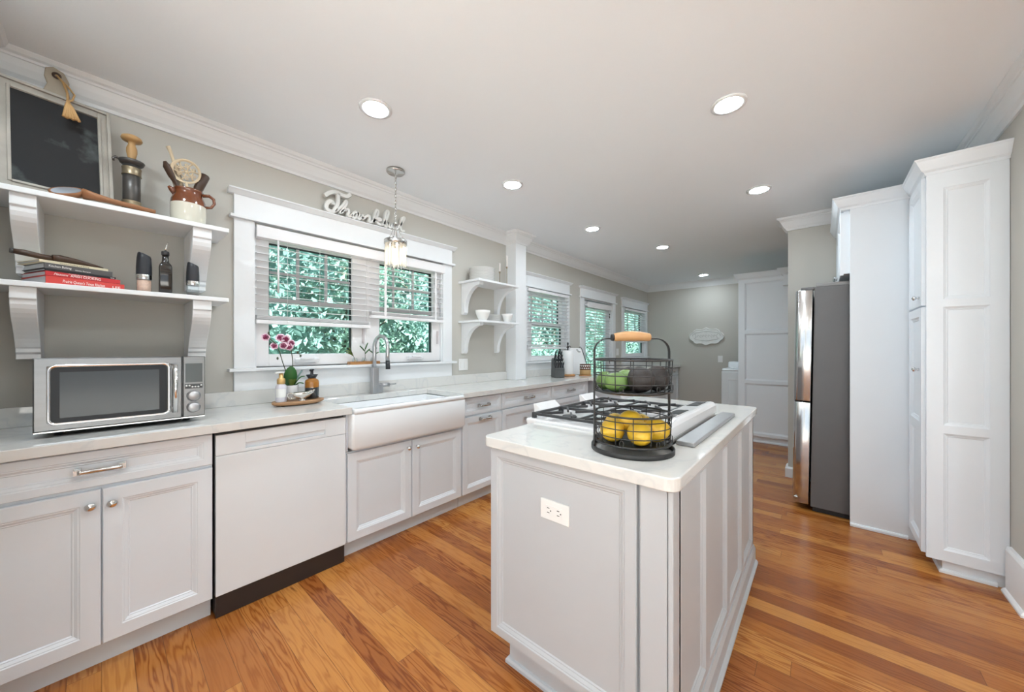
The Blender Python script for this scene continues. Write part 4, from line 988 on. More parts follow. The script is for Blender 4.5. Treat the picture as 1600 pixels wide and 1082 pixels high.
book('coral red cookbook at the bottom of the stack', 'cover_coral', .031, .235, .215, z, 21, -2.388, -.150, [('Prairie Queen\'s Texas Kitchen', .045, .009, .017, .125, .2, 'ink_white', .0002), ('LEE', .195, .009, .014, .026, 0, 'ink_white', .0004)]); z += .0315
book('dark red amish cookbook, second from the bottom of the stack', 'cover_red', .0185, .222, .212, z, 21, -2.387, -.151, [('AMISH COOKING', .068, .004, .0150, .090, 0, 'ink_white', .0006), ('Pleasant', .022, .005, .013, .040, .35, 'ink_white', .0001), ('Amish Kitchen Recipes', .062, .0145, .0045, .085, 0, 'ink_white', 0)]); z += .019
book('thin black cookbook in the middle of the stack', 'cover_black', .0095, .208, .21, z, 21, -2.386, -.152, [('Amish Ladies', .190, .002, .006, .013, 0, 'ink_white', .0003)]); z += .010
book('charcoal grey cookbook below the cream one', 'cover_grey', .0225, .200, .21, z, 21.5, -2.386, -.154, [('Kitchen Baking', .012, .0075, .0125, .062, .1, 'ink_white', .0003), ('Home Recipes', .085, .004, .007, .045, .1, 'ink_white', 0)]); z += .023
book('thin cream cookbook on top of the stack', 'cover_cream', .0105, .200, .20, z, 22.5, -2.385, -.166, [('Country Cooking and Baking', .055, .003, .0065, .085, .1, 'ink_dark', 0)]); z += .011
t = thing('sheathed_knife', 'dark brown wooden-handled kitchen tool lying across the top cookbook', 'kitchen utensil', (-2.44, -.12, z))
MB().tube([(-2.425, -.232, z + .026), (-2.428, -.205, z + .024), (-2.435, -.165, z + .018), (-2.442, -.135, z + .014)], [(.010, .010), (.012, .012), (.011, .011), (.013, .012)], 12).build('handle', 'wood_dark', t)
MB().tube([(-2.442, -.137, z + .016), (-2.447, -.118, z + .017), (-2.460, -.07, z + .012), (-2.474, -.025, z + .0065), (-2.484, .004, z + .0045)], [(.016, .014), (.019, .0165), (.017, .012), (.011, .0065), (.004, .004)], 12).build('blade_guard', 'wood_dark', t)
MB().cyl((-2.4235, -.240, z + .0266), (-2.425, -.231, z + .026), .0095, .0105).build('end_cap', 'iron_old', t)
def grinder(lab, x, y, r, h0, h1, fill, k=1.0, lean=1):
    t = thing('spice_grinder', lab, 'grinder', (x, y, LS), 'black topped glass spice grinders on the lower shelf')
    MB().lathe([(0, .001), (r * .92, .001), (r * .96, .006), (r * .96, h0)], (x, y, LS), 28).build('glass_jar', 'clear_glass', t)
    MB().lathe([(0, .004), (r * .88, .004), (r * .88, h0 * fill), (0, h0 * fill)], (x, y, LS), 28).build('filling', 'salt_pink' if 'salt' in lab else 'pepper_dark', t)
    MB().lathe([(r, h0 - .002), (r * 1.01, h0), (r * 1.01, h0 + .020), (r, h0 + .021), (0, h0 + .021), (0, h0 - .002), (r, h0 - .002)], (x, y, LS), 28).build('chrome_band', 'chrome', t)
    L = []
    for q, sc, sl_ in ((0, 1.0, 0), (.35, .98, 0), (.75, .90, .0), (.95, .80, .7), (1.0, .68, 1.0)):
        zz = h0 + .021 + (h1 - h0 - .021) * q
        L.append([(x + r * sc * math.cos(a * PI / 12), y + r * sc * math.sin(a * PI / 12), LS + zz - sl_ * .018 * (math.sin(a * PI / 12) * .5 + .5)) for a in range(24)])
    loft(MB(), L, cap0=False).build('motor_cap', 'soft_black', t)
grinder('black topped grinder filled with pink salt, beside the books', -2.47, .134, .028, .066, .196, .92)
grinder('black topped grinder with peppercorns, in front of the shelf bracket', -2.425, .305, .026, .054, .172, .22)
bx, by = -2.47, .208
t = thing('oil_bottle', 'dark glass oil bottle with a metal pourer between the two grinders', 'bottle', (bx, by, LS))
L = []
for hw, z_, r_ in ((.022, .0, .005), (.024, .003, .006), (.024, .135, .006), (.022, .148, .010), (.014, .162, .012), (.0125, .175, .012), (.0125, .196, .012)):
    L.append(rr(bx - hw, bx + hw, by - hw, by + hw, min(r_, hw * .98), LS + z_))
loft(MB(), L).build('glass_body', 'bottle_dark', t)
MB().lathe([(0, .196), (.0145, .196), (.015, .200), (.015, .212), (.013, .216), (0, .216)], (bx, by, LS), 24).build('stopper', 'rubber_black', t)
MB().tube([(bx, by, LS + .214), (bx, by + .002, LS + .235), (bx + .004, by + .010, LS + .262)], [.005, .0042, .0032], 10).build('pour_spout', 'silver_spout', t)

# ---------------------------------------------------------------- microwave
mx0, mx1, my0, my1, mz0, mz1 = -2.635, -2.252, -.172, .328, CT + .024, 1.220
t = thing('microwave', 'stainless steel microwave oven with dark window and two dials on the worktop', 'microwave', ((mx0 + mx1) / 2, .078, CT))
MB().box(mx0, mx1 - .028, my0 + .006, my1 - .006, mz0, mz1 - .004).build('housing', 'steel_flat', t, .006)
dy1 = .246
b = MB(); b.rings((mx1 - .028, my0, mz0), EY, EZ, EX, dy1 - my0, mz1 - mz0, [(0, 0), (0, .024), (.004, .028), (.032, .028), (.036, .026)]); dr = b.build('door', 'steel', t)
wy0, wy1, wz0, wz1 = my0 + .042, .196, mz0 + .030, mz1 - .036
def rrx(x, y0, y1, z0, z1, r): return [(x, p[0], p[1]) for p in [(q[0], q[1]) for q in rr(y0, y1, z0, z1, r, 0)]]
loft(MB(), [rrx(mx1 - .004, wy0 - .010, wy1 + .010, wz0 - .010, wz1 + .010, .022), rrx(mx1 + .004, wy0 - .010, wy1 + .010, wz0 - .010, wz1 + .010, .022), rrx(mx1 + .004, wy0 - .003, wy1 + .003, wz0 - .003, wz1 + .003, .018), rrx(mx1 - .001, wy0, wy1, wz0, wz1, .016)]).build('window_rim', 'chrome', dr)
loft(MB(), [rrx(mx1 - .003, wy0, wy1, wz0, wz1, .015), rrx(mx1 + .0008, wy0, wy1, wz0, wz1, .015)], smooth=False).build('window_border', 'dark_window', dr)
MB().box(mx1 - .002, mx1 + .0016, wy0 + .022, wy1 - .026, wz0 + .018, wz1 - .020).build('window_glass', 'oven_glass', dr)
b = MB(); b.tube([(mx1 + .026, .219, mz0 + .030), (mx1 + .030, .219, (mz0 + mz1) / 2), (mx1 + .026, .219, mz1 - .036)], [(.011, .008)] * 3, 14); b.cyl((mx1, .219, mz0 + .05), (mx1 + .026, .219, mz0 + .05), .006).cyl((mx1, .219, mz1 - .056), (mx1 + .026, .219, mz1 - .056), .006); b.build('door_handle', 'chrome', dr)
b = MB(); b.rings((mx1 - .028, dy1 + .003, mz0), EY, EZ, EX, my1 - dy1 - .003, mz1 - mz0, [(0, 0), (0, .024), (.003, .028), (.006, .028)]); cp = b.build('control_panel', 'steel', t)
yc = (dy1 + my1) / 2 + .001
MB().box(mx1 - .001, mx1 + .001, yc - .031, yc + .030, mz1 - .122, mz1 - .033).build('display', 'lcd', cp)
MB().box(mx1 - .001, mx1 + .0008, yc - .033, yc + .031, mz1 - .152, mz1 - .130).build('button_strip', 'block_grey', cp)
b = MB()
for k in range(6): b.lathe([(0, 0), (.004, 0), (.0035, .0015), (0, .0018)], (mx1 + .0008, yc - .027 + k * .0105, mz1 - .138 - (k in (2, 3, 4)) * .006), 10, mtx=Matrix.Rotation(PI / 2, 3, 'Y'))
b.build('buttons', 'outlet_white', cp)
for zc_ in (mz1 - .186, mz1 - .240): 
    MB().lathe([(0, 0), (.026, 0), (.026, .002), (.022, .003), (.0215, .014), (.020, .016), (0, .0165)], (mx1, yc - .002, zc_), 28, mtx=Matrix.Rotation(PI / 2, 3, 'Y')).build('dial', 'steel_flat', cp)
MB().box(mx1 - .03, mx1 + .003, my0, my1, mz0 - .006, mz0 + .001).build('bottom_lip', 'chrome', t, .002)
for xx in (mx0 + .05, mx1 - .07):
    for y_ in (my0 + .06, my1 - .06): MB().cyl((xx, y_, CT), (xx, y_, mz0 + .001), .014).build('foot', 'rubber_black', t)

# ================================================================ SINK SIDE: TRAY, SILL, SIGN, PENDANT
tx, ty, TZ = -2.455, .800, CT + .027
t = thing('wooden_tray', 'live-edge wooden slab tray on the worktop left of the sink', 'tray', (tx, ty, CT))
L = []
for sc, z_ in ((.86, .004), (.98, .012), (1.0, .020), (.97, .027)):
    L.append([(tx + (.075 * sc + .006 * math.sin(3 * q) * sc) * math.cos(q) * (1 if abs(math.cos(q)) < 2 else 1), ty + (.146 * sc + .005 * math.sin(5 * q + 1)) * math.copysign(abs(math.sin(q)) ** .8, math.sin(q)), CT + z_) for q in [k * 2 * PI / 40 for k in range(40)]])
loft(MB(), L).build('slab', 'wood_slab', t)
b = MB()
for dx, dy in ((-.03, -.09), (.03, -.09), (-.03, .09), (.03, .09)): b.cyl((tx + dx, ty + dy, CT), (tx + dx, ty + dy, CT + .006), .010)
b.build('foot', 'wood_dark', t)
# foaming soap bottle
sx, sy = -2.435, .702
t = thing('soap_bottle', 'pale lavender printed soap bottle with gold pump at the left end of the tray', 'soap dispenser', (sx, sy, TZ))
MB().lathe([(0, 0), (.027, 0), (.0295, .004), (.030, .085), (.028, .096), (.020, .106), (.0185, .110), (0, .110)], (sx, sy, TZ), 28).build('bottle', 'lavender', t)
b = MB(); b.lathe([(.020, .108), (.0215, .109), (.0215, .134), (.019, .140), (.012, .144), (.0115, .172), (0, .173)], (sx, sy, TZ), 24); b.build('pump_collar', 'gold_plastic', t)
b = MB(); b.lathe([(0, .172), (.016, .172), (.016, .180), (0, .181)], (sx, sy, TZ), 24); b.tube([(sx, sy, TZ + .176), (sx + .012, sy - .026, TZ + .176), (sx + .016, sy - .036, TZ + .172)], [.007, .006, .005], 10); b.build('pump_head', 'sign_white', t)
MB().lathe([(.0304, .030), (.0306, .032), (.0306, .078), (.0304, .080)], (sx, sy, TZ), 20, a0=-1.3, a1=.7).build('paper_label', 'plate_white', t)
# orchid
ox, oy = -2.487, .775
t = thing('orchid', 'magenta and white orchid in a small white pot on the tray', 'potted plant', (ox, oy, TZ))
MB().lathe([(0, 0), (.027, 0), (.030, .004), (.037, .088), (.037, .092), (.034, .092), (.033, .080), (0, .080)], (ox, oy, TZ), 32).build('pot', 'ceramic_white', t)
MB().lathe([(0, .0865), (.033, .081), (.0335, .0805)], (ox, oy, TZ), 20).build('bark_mix', 'soil', t)
def leaf(par, base, tip, wid, m, sag=.02, nrm=None, th=.0018):
    B, T = Vector(base), Vector(tip); d = T - B; up = Vector((0, 0, 1)); sd = d.cross(up)
    sd = sd.normalized() if sd.length > 1e-4 else Vector((0, 1, 0))
    if nrm is not None: sd = Vector(nrm).normalized()
    n = d.cross(sd).normalized(); vs = []; fs = []; K = 9
    for k in range(K + 1):
        u = k / K; c = B + d * u + up * (sag * math.sin(u * PI)) ; w = wid * (math.sin(PI * min(1, u * .93 + .07)) ** .6) * (1 if u < .97 else .3)
        for q in (-1, 0, 1): vs.append(tuple(c + sd * (w * q) + n * (.006 * abs(q))))
    for k in range(K):
        for q in (0, 1): a = k * 3 + q; fs.append((a, a + 1, a + 4, a + 3))
    return MB().add(vs, fs, True).build('leaf', m, par, solid=th)
Z0 = TZ + .085
leaf(t, (ox, oy - .012, Z0), (ox + .028, oy - .012, Z0 + .128), .036, 'leaf_dark', .0, (.3, 1, 0))
leaf(t, (ox - .004, oy + .006, Z0), (ox + .004, oy + .054, Z0 + .098), .026, 'leaf_bluish', .01)
leaf(t, (ox + .010, oy + .004, Z0), (ox + .030, oy + .060, Z0 + .062), .017, 'leaf_dark', .02)
leaf(t, (ox + .014, oy - .004, Z0), (ox + .052, oy - .006, Z0 + .040), .022, 'leaf_olive', .018, (0, 1, 0))
leaf(t, (ox + .006, oy + .01, Z0), (ox + .034, oy + .055, Z0 + .018), .016, 'leaf_dark', .014)
st1 = [(ox, oy - .008, Z0), (ox + .004, oy - .026, Z0 + .07), (ox + .008, oy - .052, Z0 + .15), (ox + .012, oy - .070, Z0 + .215), (ox + .014, oy - .090, Z0 + .262), (ox + .016, oy - .135, Z0 + .305)]
st2 = [(ox, oy, Z0), (ox, oy + .006, Z0 + .08), (ox + .002, oy + .004, Z0 + .16), (ox + .006, oy - .004, Z0 + .22), (ox + .008, oy - .034, Z0 + .285)]
MB().tube(st1, .0026, 8).build('flower_stem', 'stem_dark', t); MB().tube(st2, .0026, 8).build('flower_stem', 'stem_dark', t)
MB().tube([(ox + .006, oy - .004, Z0 + .22), (ox + .008, oy + .025, Z0 + .215), (ox + .010, oy + .046, Z0 + .190)], .0018, 6).build('flower_stem', 'stem_dark', t)
b = MB()
for p in ((ox + .010, oy + .046, Z0 + .188), (ox + .008, oy + .030, Z0 + .210), (ox + .012, oy - .080, Z0 + .175), (ox + .018, oy - .127, Z0 + .325)): b.ell(p, .005, .006, .009, 10, 6)
b.build('buds', 'stem_dark', t)
random.seed(5)
def bloom(c, s=1.0, tilt=0):
    C = Vector(c); N = Vector((.85, -.2 + random.uniform(-.4, .4), random.uniform(-.25, .35))).normalized(); A = N.orthogonal().normalized(); B = N.cross(A)
    for layer, mm, k in ((0, 'petal_pale', 1.0), (1, 'petal_magenta', .68)):
        b = MB()
        for j in range(5):
            a = j * 2 * PI / 5 + tilt; d = A * math.cos(a) + B * math.sin(a); sd = N.cross(d); L_ = .024 * s * k; w_ = (.011 if j % 2 else .014) * s * k
            o_ = C + N * (.0022 * layer); vs = []
            for u, ww in ((.05, .3), (.35, .85), (.65, 1.0), (.88, .7), (1.0, .1)):
                for q in (-1, 0, 1): vs.append(tuple(o_ + d * (L_ * u) + sd * (w_ * ww * q) + N * (-.005 * u * u + .002 * abs(q))))
            b.add(vs, [(i * 3 + q, i * 3 + q + 1, i * 3 + q + 4, i * 3 + q + 3) for i in range(4) for q in (0, 1)], True)
        if layer: b.ell(tuple(C + N * .006), .0045 * s, .0045 * s, .006 * s, 8, 6)
        f = b.build('bloom' if layer == 0 else 'petal_marking', mm, t if layer == 0 else fl)
        if layer == 0: fl = f
for c, s_ in (((ox + .016, oy - .142, Z0 + .302), 1.0), ((ox + .02, oy - .100, Z0 + .250), .95), ((ox + .018, oy - .066, Z0 + .300), 1.15), ((ox + .022, oy - .040, Z0 + .290), 1.1), ((ox + .024, oy - .052, Z0 + .252), 1.0), ((ox + .022, oy - .022, Z0 + .245), 1.0), ((ox + .022, oy - .008, Z0 + .268), 1.0)): bloom(c, s_, random.uniform(0, 1))
# amber pump bottle
ax_, ay_ = -2.468, .884
t = thing('soap_dispenser', 'amber glass dispenser with black pump and dark soap at the right end of the tray', 'soap dispenser', (ax_, ay_, TZ))
MB().lathe([(0, .001), (.036, 0), (.0405, .006), (.041, .072)], (ax_, ay_, TZ), 32).build('soap_level', 'soap_liquid', t)
MB().lathe([(.041, .072), (.041, .104), (.037, .118), (.024, .126), (.022, .130), (0, .130)], (ax_, ay_, TZ), 32).build('glass_shoulder', 'amber', t)
b = MB(); b.lathe([(0, .128), (.022, .128), (.024, .134), (.034, .150), (.033, .153), (.012, .150), (.009, .153), (.0085, .176), (.013, .180), (.013, .188), (0, .189)], (ax_, ay_, TZ), 24); b.tube([(ax_, ay_, TZ + .184), (ax_ + .022, ay_ - .016, TZ + .184), (ax_ + .030, ay_ - .022, TZ + .178)], [.006, .005, .004], 8); b.build('pump', 'soft_black', t)
# shell-like silver dish
dx, dy = -2.402, .806
t = thing('silver_dish', 'small footed shell shaped silver dish with dark contents at the front of the tray', 'dish', (dx, dy, TZ))
def dish(sc, z_, n=28):
    o = []
    for k in range(n):
        q = 2 * PI * k / n; y = math.sin(q); x = math.cos(q); pt = 1 + .42 * max(0, y) ** 4 + .12 * max(0, -y) ** 3
        o.append((dx + .028 * sc * x, dy + .050 * sc * y * pt, TZ + z_ + .012 * max(0, y) ** 3 * sc))
    return o
loft(MB(), [dish(.30, .012), dish(.62, .018), dish(.92, .036), dish(1.04, .052), dish(1.0, .0525), dish(.86, .040), dish(.55, .026), dish(.2, .022)], cap0=True).build('bowl', 'silver', t)
MB().lathe([(0, .0), (.018, 0), (.017, .004), (.009, .008), (.009, .016), (0, .017)], (dx, dy, TZ), 20, sy=1.2).build('foot', 'silver', t)
MB().tube([(dx, dy - .050, TZ + .046), (dx, dy - .070, TZ + .052), (dx, dy - .082, TZ + .040), (dx, dy - .074, TZ + .024), (dx, dy - .050, TZ + .020), (dx, dy - .036, TZ + .022)], .0035, 8).build('handle', 'silver', t)
loft(MB(), [dish(.80, .0405), dish(.4, .046), dish(.05, .048)], cap0=True).build('contents', 'soil', t)

# sill tray with bulb glasses
sxx, syy, SZ = -2.648, 1.318, 1.138
t = thing('sill_tray', 'narrow dark wooden tray on the sill behind the faucet', 'tray', (sxx, syy, SZ))
b = MB(); b.box(sxx - .022, sxx + .026, syy - .118, syy + .118, SZ, SZ + .007).box(sxx - .022, sxx - .016, syy - .118, syy + .118, SZ, SZ + .022).box(sxx + .020, sxx + .026, syy - .118, syy + .118, SZ, SZ + .022).box(sxx - .022, sxx + .026, syy - .118, syy - .112, SZ, SZ + .022).box(sxx - .022, sxx + .026, syy + .112, syy + .118, SZ, SZ + .022); b.build('tray', 'wood_oak', t, .002)
for k, (dy_, hh, lab) in enumerate(((-.070, .115, 'rooted sprig in the left glass of the sill tray'), (.0, .150, 'tall dark sprig in the middle glass of the sill tray'), (.072, .115, 'green sprig in the right glass of the sill tray'))):
    gz = SZ + .0075; gx_, gy_ = sxx + .002, syy + dy_
    g = thing('bulb_vase', lab, 'plant', (gx_, gy_, gz), 'sprigs in little glass bowls on the window sill')
    MB().lathe([(0, .001), (.012, 0), (.0198, .010), (.0205, .022), (.0150, .038), (.0165, .043), (.0140, .042), (.0185, .022), (.0180, .011), (0, .003)], (gx_, gy_, gz), 20).build('glass_bowl', 'clear_glass', g)
    MB().ell((gx_, gy_, gz + .014), .010, .010, .010, 10, 8).build('bulb', 'wood_pale', g)
    sg = (-1, 1, 1)[k]; p1 = (gx_ + .002, gy_ + sg * .008, gz + .045); p2 = (gx_ + .004, gy_ - .020 * (k == 0) + sg * .004, gz + hh * .72)
    MB().tube([(gx_, gy_, gz + .016), p1, p2], .0018, 6).build('stem', 'stem_dark', g)
    for j in range(3): 
        u = (.5, .8, 1.0)[j]; e = (p2[0] + .004, p2[1] + (-.045 if k == 0 else (-.040 if j == 1 else .038)) * (1 if j < 2 else .5), gz + hh * (.75 + .15 * j))
        leaf(g, tuple(p1[i] + (p2[i] - p1[i]) * u for i in range(3)), e, .008, 'leaf_olive' if k == 0 else 'leaf_dark', .004)

# lettering above the window
STK = {'T1': [(1.024, 2.33), (1.049, 2.355), (1.081, 2.374), (1.115, 2.377), (1.144, 2.371), (1.179, 2.374), (1.206, 2.398)],
'T2': [(1.117, 2.373), (1.115, 2.325), (1.104, 2.274), (1.083, 2.237), (1.057, 2.233), (1.036, 2.245), (1.038, 2.276), (1.057, 2.3), (1.077, 2.298), (1.078, 2.284)],
'h': [(1.095, 2.237), (1.144, 2.295), (1.169, 2.337), (1.178, 2.322), (1.153, 2.276), (1.126, 2.234)],
'h2': [(1.136, 2.24), (1.162, 2.27), (1.186, 2.28), (1.192, 2.264), (1.184, 2.238), (1.20, 2.233), (1.217, 2.250)],
'a': [(1.264, 2.268), (1.241, 2.277), (1.219, 2.252), (1.221, 2.233), (1.241, 2.235), (1.264, 2.274), (1.261, 2.240), (1.271, 2.233), (1.295, 2.255)],
'n': [(1.299, 2.274), (1.292, 2.234)], 'n2': [(1.297, 2.24), (1.325, 2.269), (1.346, 2.278), (1.352, 2.257), (1.345, 2.236), (1.362, 2.234), (1.385, 2.25)],
'k': [(1.378, 2.234), (1.413, 2.296), (1.422, 2.334), (1.405, 2.338), (1.392, 2.293), (1.383, 2.234)], 'k2': [(1.39, 2.245), (1.425, 2.28), (1.443, 2.272), (1.41, 2.252), (1.433, 2.235), (1.468, 2.242)],
'f': [(1.468, 2.242), (1.500, 2.310), (1.51, 2.355), (1.492, 2.355), (1.477, 2.289), (1.478, 2.236), (1.496, 2.235), (1.505, 2.27)],
'u': [(1.505, 2.27), (1.512, 2.24), (1.530, 2.235), (1.55, 2.271), (1.550, 2.24), (1.569, 2.235), (1.590, 2.245)], 'l': [(1.588, 2.242), (1.625, 2.290), (1.652, 2.334), (1.652, 2.350), (1.634, 2.335), (1.621, 2.275), (1.626, 2.236), (1.655, 2.238)]}
def spline(P, n=6):
    P = [Vector((0, y, z)) for y, z in P]; o = []
    Q = [P[0] * 2 - P[1]] + P + [P[-1] * 2 - P[-2]]
    for i in range(1, len(Q) - 2):
        for k in range(n):
            u = k / n; a, b_, c, d = Q[i - 1], Q[i], Q[i + 1], Q[i + 2]
            o.append(.5 * ((2 * b_) + (c - a) * u + (2 * a - 5 * b_ + 4 * c - d) * u * u + (3 * b_ - a - 3 * c + d) * u ** 3))
    o.append(P[-1]); return o
b = MB()
for k, P in STK.items():
    S = spline(P); x = -2.634
    w_ = .0140 if k[0] == 'T' else .0094
    N_ = len(S); vs = []; fs = []
    for i, p in enumerate(S):
        d = (S[min(i + 1, N_ - 1)] - S[max(i - 1, 0)]).normalized(); n_ = Vector((0, -d.z, d.y)); ww = w_ * (.72 if i in (0, N_ - 1) else 1.0)
        for (a, c) in ((-.85, -.014), (-1, -.010), (-1, .010), (-.8, .0145), (.8, .0145), (1, .010), (1, -.010), (.85, -.014)): vs.append((x + c, p.y + n_.y * ww * a, p.z + n_.z * ww * a))
    for i in range(N_ - 1):
        for j in range(8): fs.append((i * 8 + j, i * 8 + (j + 1) % 8, (i + 1) * 8 + (j + 1) % 8, (i + 1) * 8 + j))
    fs += [tuple(range(7, -1, -1)), tuple(range((N_ - 1) * 8, N_ * 8))]
    b.add(vs, fs)
tag(b.build('word_sign', 'sign_white', loc=(-2.634, 1.34, 2.219)), 'white script letters reading Thankful standing on top of the window casing', 'sign')

# crystal pendant
qx, qy = -2.320, 1.390; qz = zc(qy)
t = thing('pendant_light', 'small crystal drum pendant on a chain over the sink', 'pendant lamp', (qx, qy, qz))
MB().lathe([(0, -.030), (.010, -.030), (.016, -.024), (.058, -.020), (.064, -.014), (.064, -.0005), (0, -.0005)], (qx, qy, qz), 36).build('canopy', 'nickel', t)
b = MB(); z = qz - .030; k = 0
while z > 2.185:
    o_ = []
    for j in range(12):
        a = 2 * PI * j / 12; w_ = .0068 * math.cos(a); h_ = .0145 * math.sin(a)
        o_.append((qx + (w_ if k % 2 else 0), qy + (0 if k % 2 else w_), z - .012 + h_))
    b.tube(o_, .0025, 6, closed=True); z -= .0235; k += 1
b.build('chain', 'nickel', t)
b = MB(); b.lathe([(0, 2.19), (.006, 2.186), (.008, 2.170), (.014, 2.158), (.010, 2.150), (0, 2.150)], (qx, qy, 0), 16)
for j in range(4):
    a = PI / 4 + j * PI / 2; c_, s_ = math.cos(a), math.sin(a)
    b.tube([(qx + .006 * c_, qy + .006 * s_, 2.165), (qx + .016 * c_, qy + .016 * s_, 2.12), (qx + .040 * c_, qy + .040 * s_, 2.065), (qx + .066 * c_, qy + .066 * s_, 2.045)], .0032, 8)
b.build('yoke', 'nickel', t)
MB().lathe([(.076, 2.008), (.080, 2.010), (.080, 2.036), (.076, 2.040), (.070, 2.040), (.070, 2.008), (.076, 2.008)], (qx, qy, 0), 40).build('band', 'nickel', t)
b = MB(); b.cyl((qx, qy, 2.04), (qx, qy, 1.975), .013); b.cyl((qx - .07, qy, 2.03), (qx + .07, qy, 2.03), .004).cyl((qx, qy - .07, 2.03), (qx, qy + .07, 2.03), .004); b.build('lamp_holder', 'nickel', t)
MB().lathe([(0, 1.862), (.008, 1.866), (.014, 1.882), (.0145, 1.91), (.010, 1.95), (.0095, 1.975), (0, 1.976)], (qx, qy, 0), 18).build('bulb', 'bulb', t)
for j in range(16):
    a = 2 * PI * j / 16; c_, s_ = math.cos(a), math.sin(a); R = .069; b = MB()
    O = (qx + R * c_, qy + R * s_, 0); U = (-s_, c_, 0); N = (c_, s_, 0)
    sec = [(-.0115, 0), (-.006, .0055), (.006, .0055), (.0115, 0), (.006, -.005), (-.006, -.005)]
    L = [[tuple(O[i] + U[i] * u * sc + N[i] * n * sc for i in range(2)) + (z_,) for u, n in sec] for z_, sc in ((1.842, .25), (1.852, .9), (1.862, 1.0), (2.003, 1.0), (2.010, .8))]
    loft(b, L, smooth=False); b.build('crystal', 'crystal', t)

# ================================================================ SHELVES BESIDE THE COLUMN
def small_bracket(par, yc, wid, ztop, h, d):
    P = [(W, ztop), (W + d, ztop), (W + d, ztop - .022)]
    for k in range(0, 13):
        a = PI / 2 * k / 12; P.append((W + d - .005 - (d - .055) * math.sin(a) , ztop - .030 - (h - .062) * (1 - math.cos(a))))
    P += [(W + .048, ztop - h + .018), (W + .030, ztop - h), (W, ztop - h)]
    MB().prism(P, 'y', yc - wid / 2, yc + wid / 2).build('bracket', 'trim_white', par, .002)
for zt, h, lab in ((1.912, .300, 'upper small white shelf beside the column, holding plates and candles'), (1.527, .298, 'lower small white shelf beside the column, holding bowls and saucers')):
    t = thing('wall_shelf', lab, 'shelf', (W + .145, 2.57, zt), 'small white bracketed shelves beside the column')
    MB().box(W, W + .29, 2.284, 2.866, zt - .020, zt).build('board', 'trim_white', t, .003)
    small_bracket(t, 2.345, .048, zt - .020, h, .262); small_bracket(t, 2.806, .040, zt - .020, h, .262)
P1 = [(0, .001), (.055, 0), (.062, .003), (.095, .008), (.126, .0135), (.1265, .0155), (.094, .011), (.06, .006), (0, .005)]
first = None
for k in range(9):
    z = 1.9125 + k * .0150; xy = (-2.545 + .0015 * (k % 3 - 1), 2.475 + .001 * (k % 2), z)
    lab = 'white dinner plate in the tall stack of plates on the upper small shelf'
    if first is None: first = tag(MB().lathe(P1, xy, 40).build('dinner_plate', 'plate_white', loc=xy), lab, 'plate', 'stacked dinner plates on the upper small shelf')
    else: dup(first, xy)
P2 = [(0, .001), (.040, 0), (.045, .003), (.080, .009), (.098, .013), (.0985, .0145), (.078, .011), (.045, .006), (0, .005)]
first = None
for k in range(7):
    xy = (-2.545, 2.615, 1.5275 + k * .0095); lab = 'white saucer in the low stack of saucers on the lower small shelf'
    if first is None: first = tag(MB().lathe(P2, xy, 36).build('saucer', 'plate_white', loc=xy), lab, 'plate', 'stacked saucers on the lower small shelf')
    else: dup(first, xy)
def bowl(lab, x, y, z, R, h):
    tag(MB().lathe([(0, .001), (R * .45, 0), (R * .5, .004), (R * .72, h * .3), (R * .92, h * .7), (R, h), (R * .975, h + .001), (R * .89, h * .7), (R * .68, h * .32), (0, h * .12)], (x, y, z), 36).build('bowl', 'plate_white', loc=(x, y, z)), lab, 'bowl', 'white bowls on the lower small shelf')
bowl('white bowl at the left front of the lower small shelf', -2.462, 2.405, 1.5275, .074, .095)
bowl('white bowl at the right end of the lower small shelf', -2.458, 2.752, 1.5275, .060, .085)
for x, y, h, hc, lab in ((-2.525, 2.712, .145, .085, 'shorter thin brass candlestick with ivory candle beside the plate stack'), (-2.50, 2.795, .205, .115, 'taller thin brass candlestick with ivory candle nearest the column')):
    t = thing('candlestick', lab, 'candlestick', (x, y, 1.9125), 'thin brass candlesticks on the upper small shelf')
    MB().lathe([(0, 0), (.026, 0), (.024, .004), (.006, .008), (.0035, .014), (.0035, h - .022), (.008, h - .014), (.011, h), (.009, h), (0, h - .002)], (x, y, 1.9125), 20).build('holder', 'brass_old', t)
    MB().lathe([(0, h - .002), (.0095, h - .002), (.0085, h + hc), (.003, h + hc + .004), (0, h + hc + .004)], (x, y, 1.9125), 16).build('candle', 'candle', t)

# ================================================================ KNIFE BLOCK CORNER
kx, ky = -2.40, 3.60
t = thing('knife_block', 'dark grey slanted knife block full of black handled knives in the counter corner', 'knife block', (kx, ky, CT))
ang = math.radians(35); D = (math.cos(ang - PI / 2 + .25), math.sin(ang - PI / 2 + .25), 0)
D = Vector((.72, -.60, 0)).normalized(); Sd = Vector((-D.y, D.x, 0))
def kp(a, s_, z): return (kx + D.x * a + Sd.x * s_, ky + D.y * a + Sd.y * s_, CT + z)
prof = [(-.080, 0), (.080, 0), (.082, .105), (-.030, .235), (-.062, .215)]
b = MB(); vs = [kp(a, -.062, z) for a, z in prof] + [kp(a, .062, z) for a, z in prof]; n = 5
b.add(vs, [tuple(range(n - 1, -1, -1)), tuple(range(n, 2 * n))] + [(i, (i + 1) % n, n + (i + 1) % n, n + i) for i in range(n)]); b.build('block', 'block_grey', t, .006)
dv = Vector((.68, 0, .73))
kn = 0
places = ['top row of the knife block', 'second row of the knife block', 'third row of the knife block', 'bottom row of the knife block']
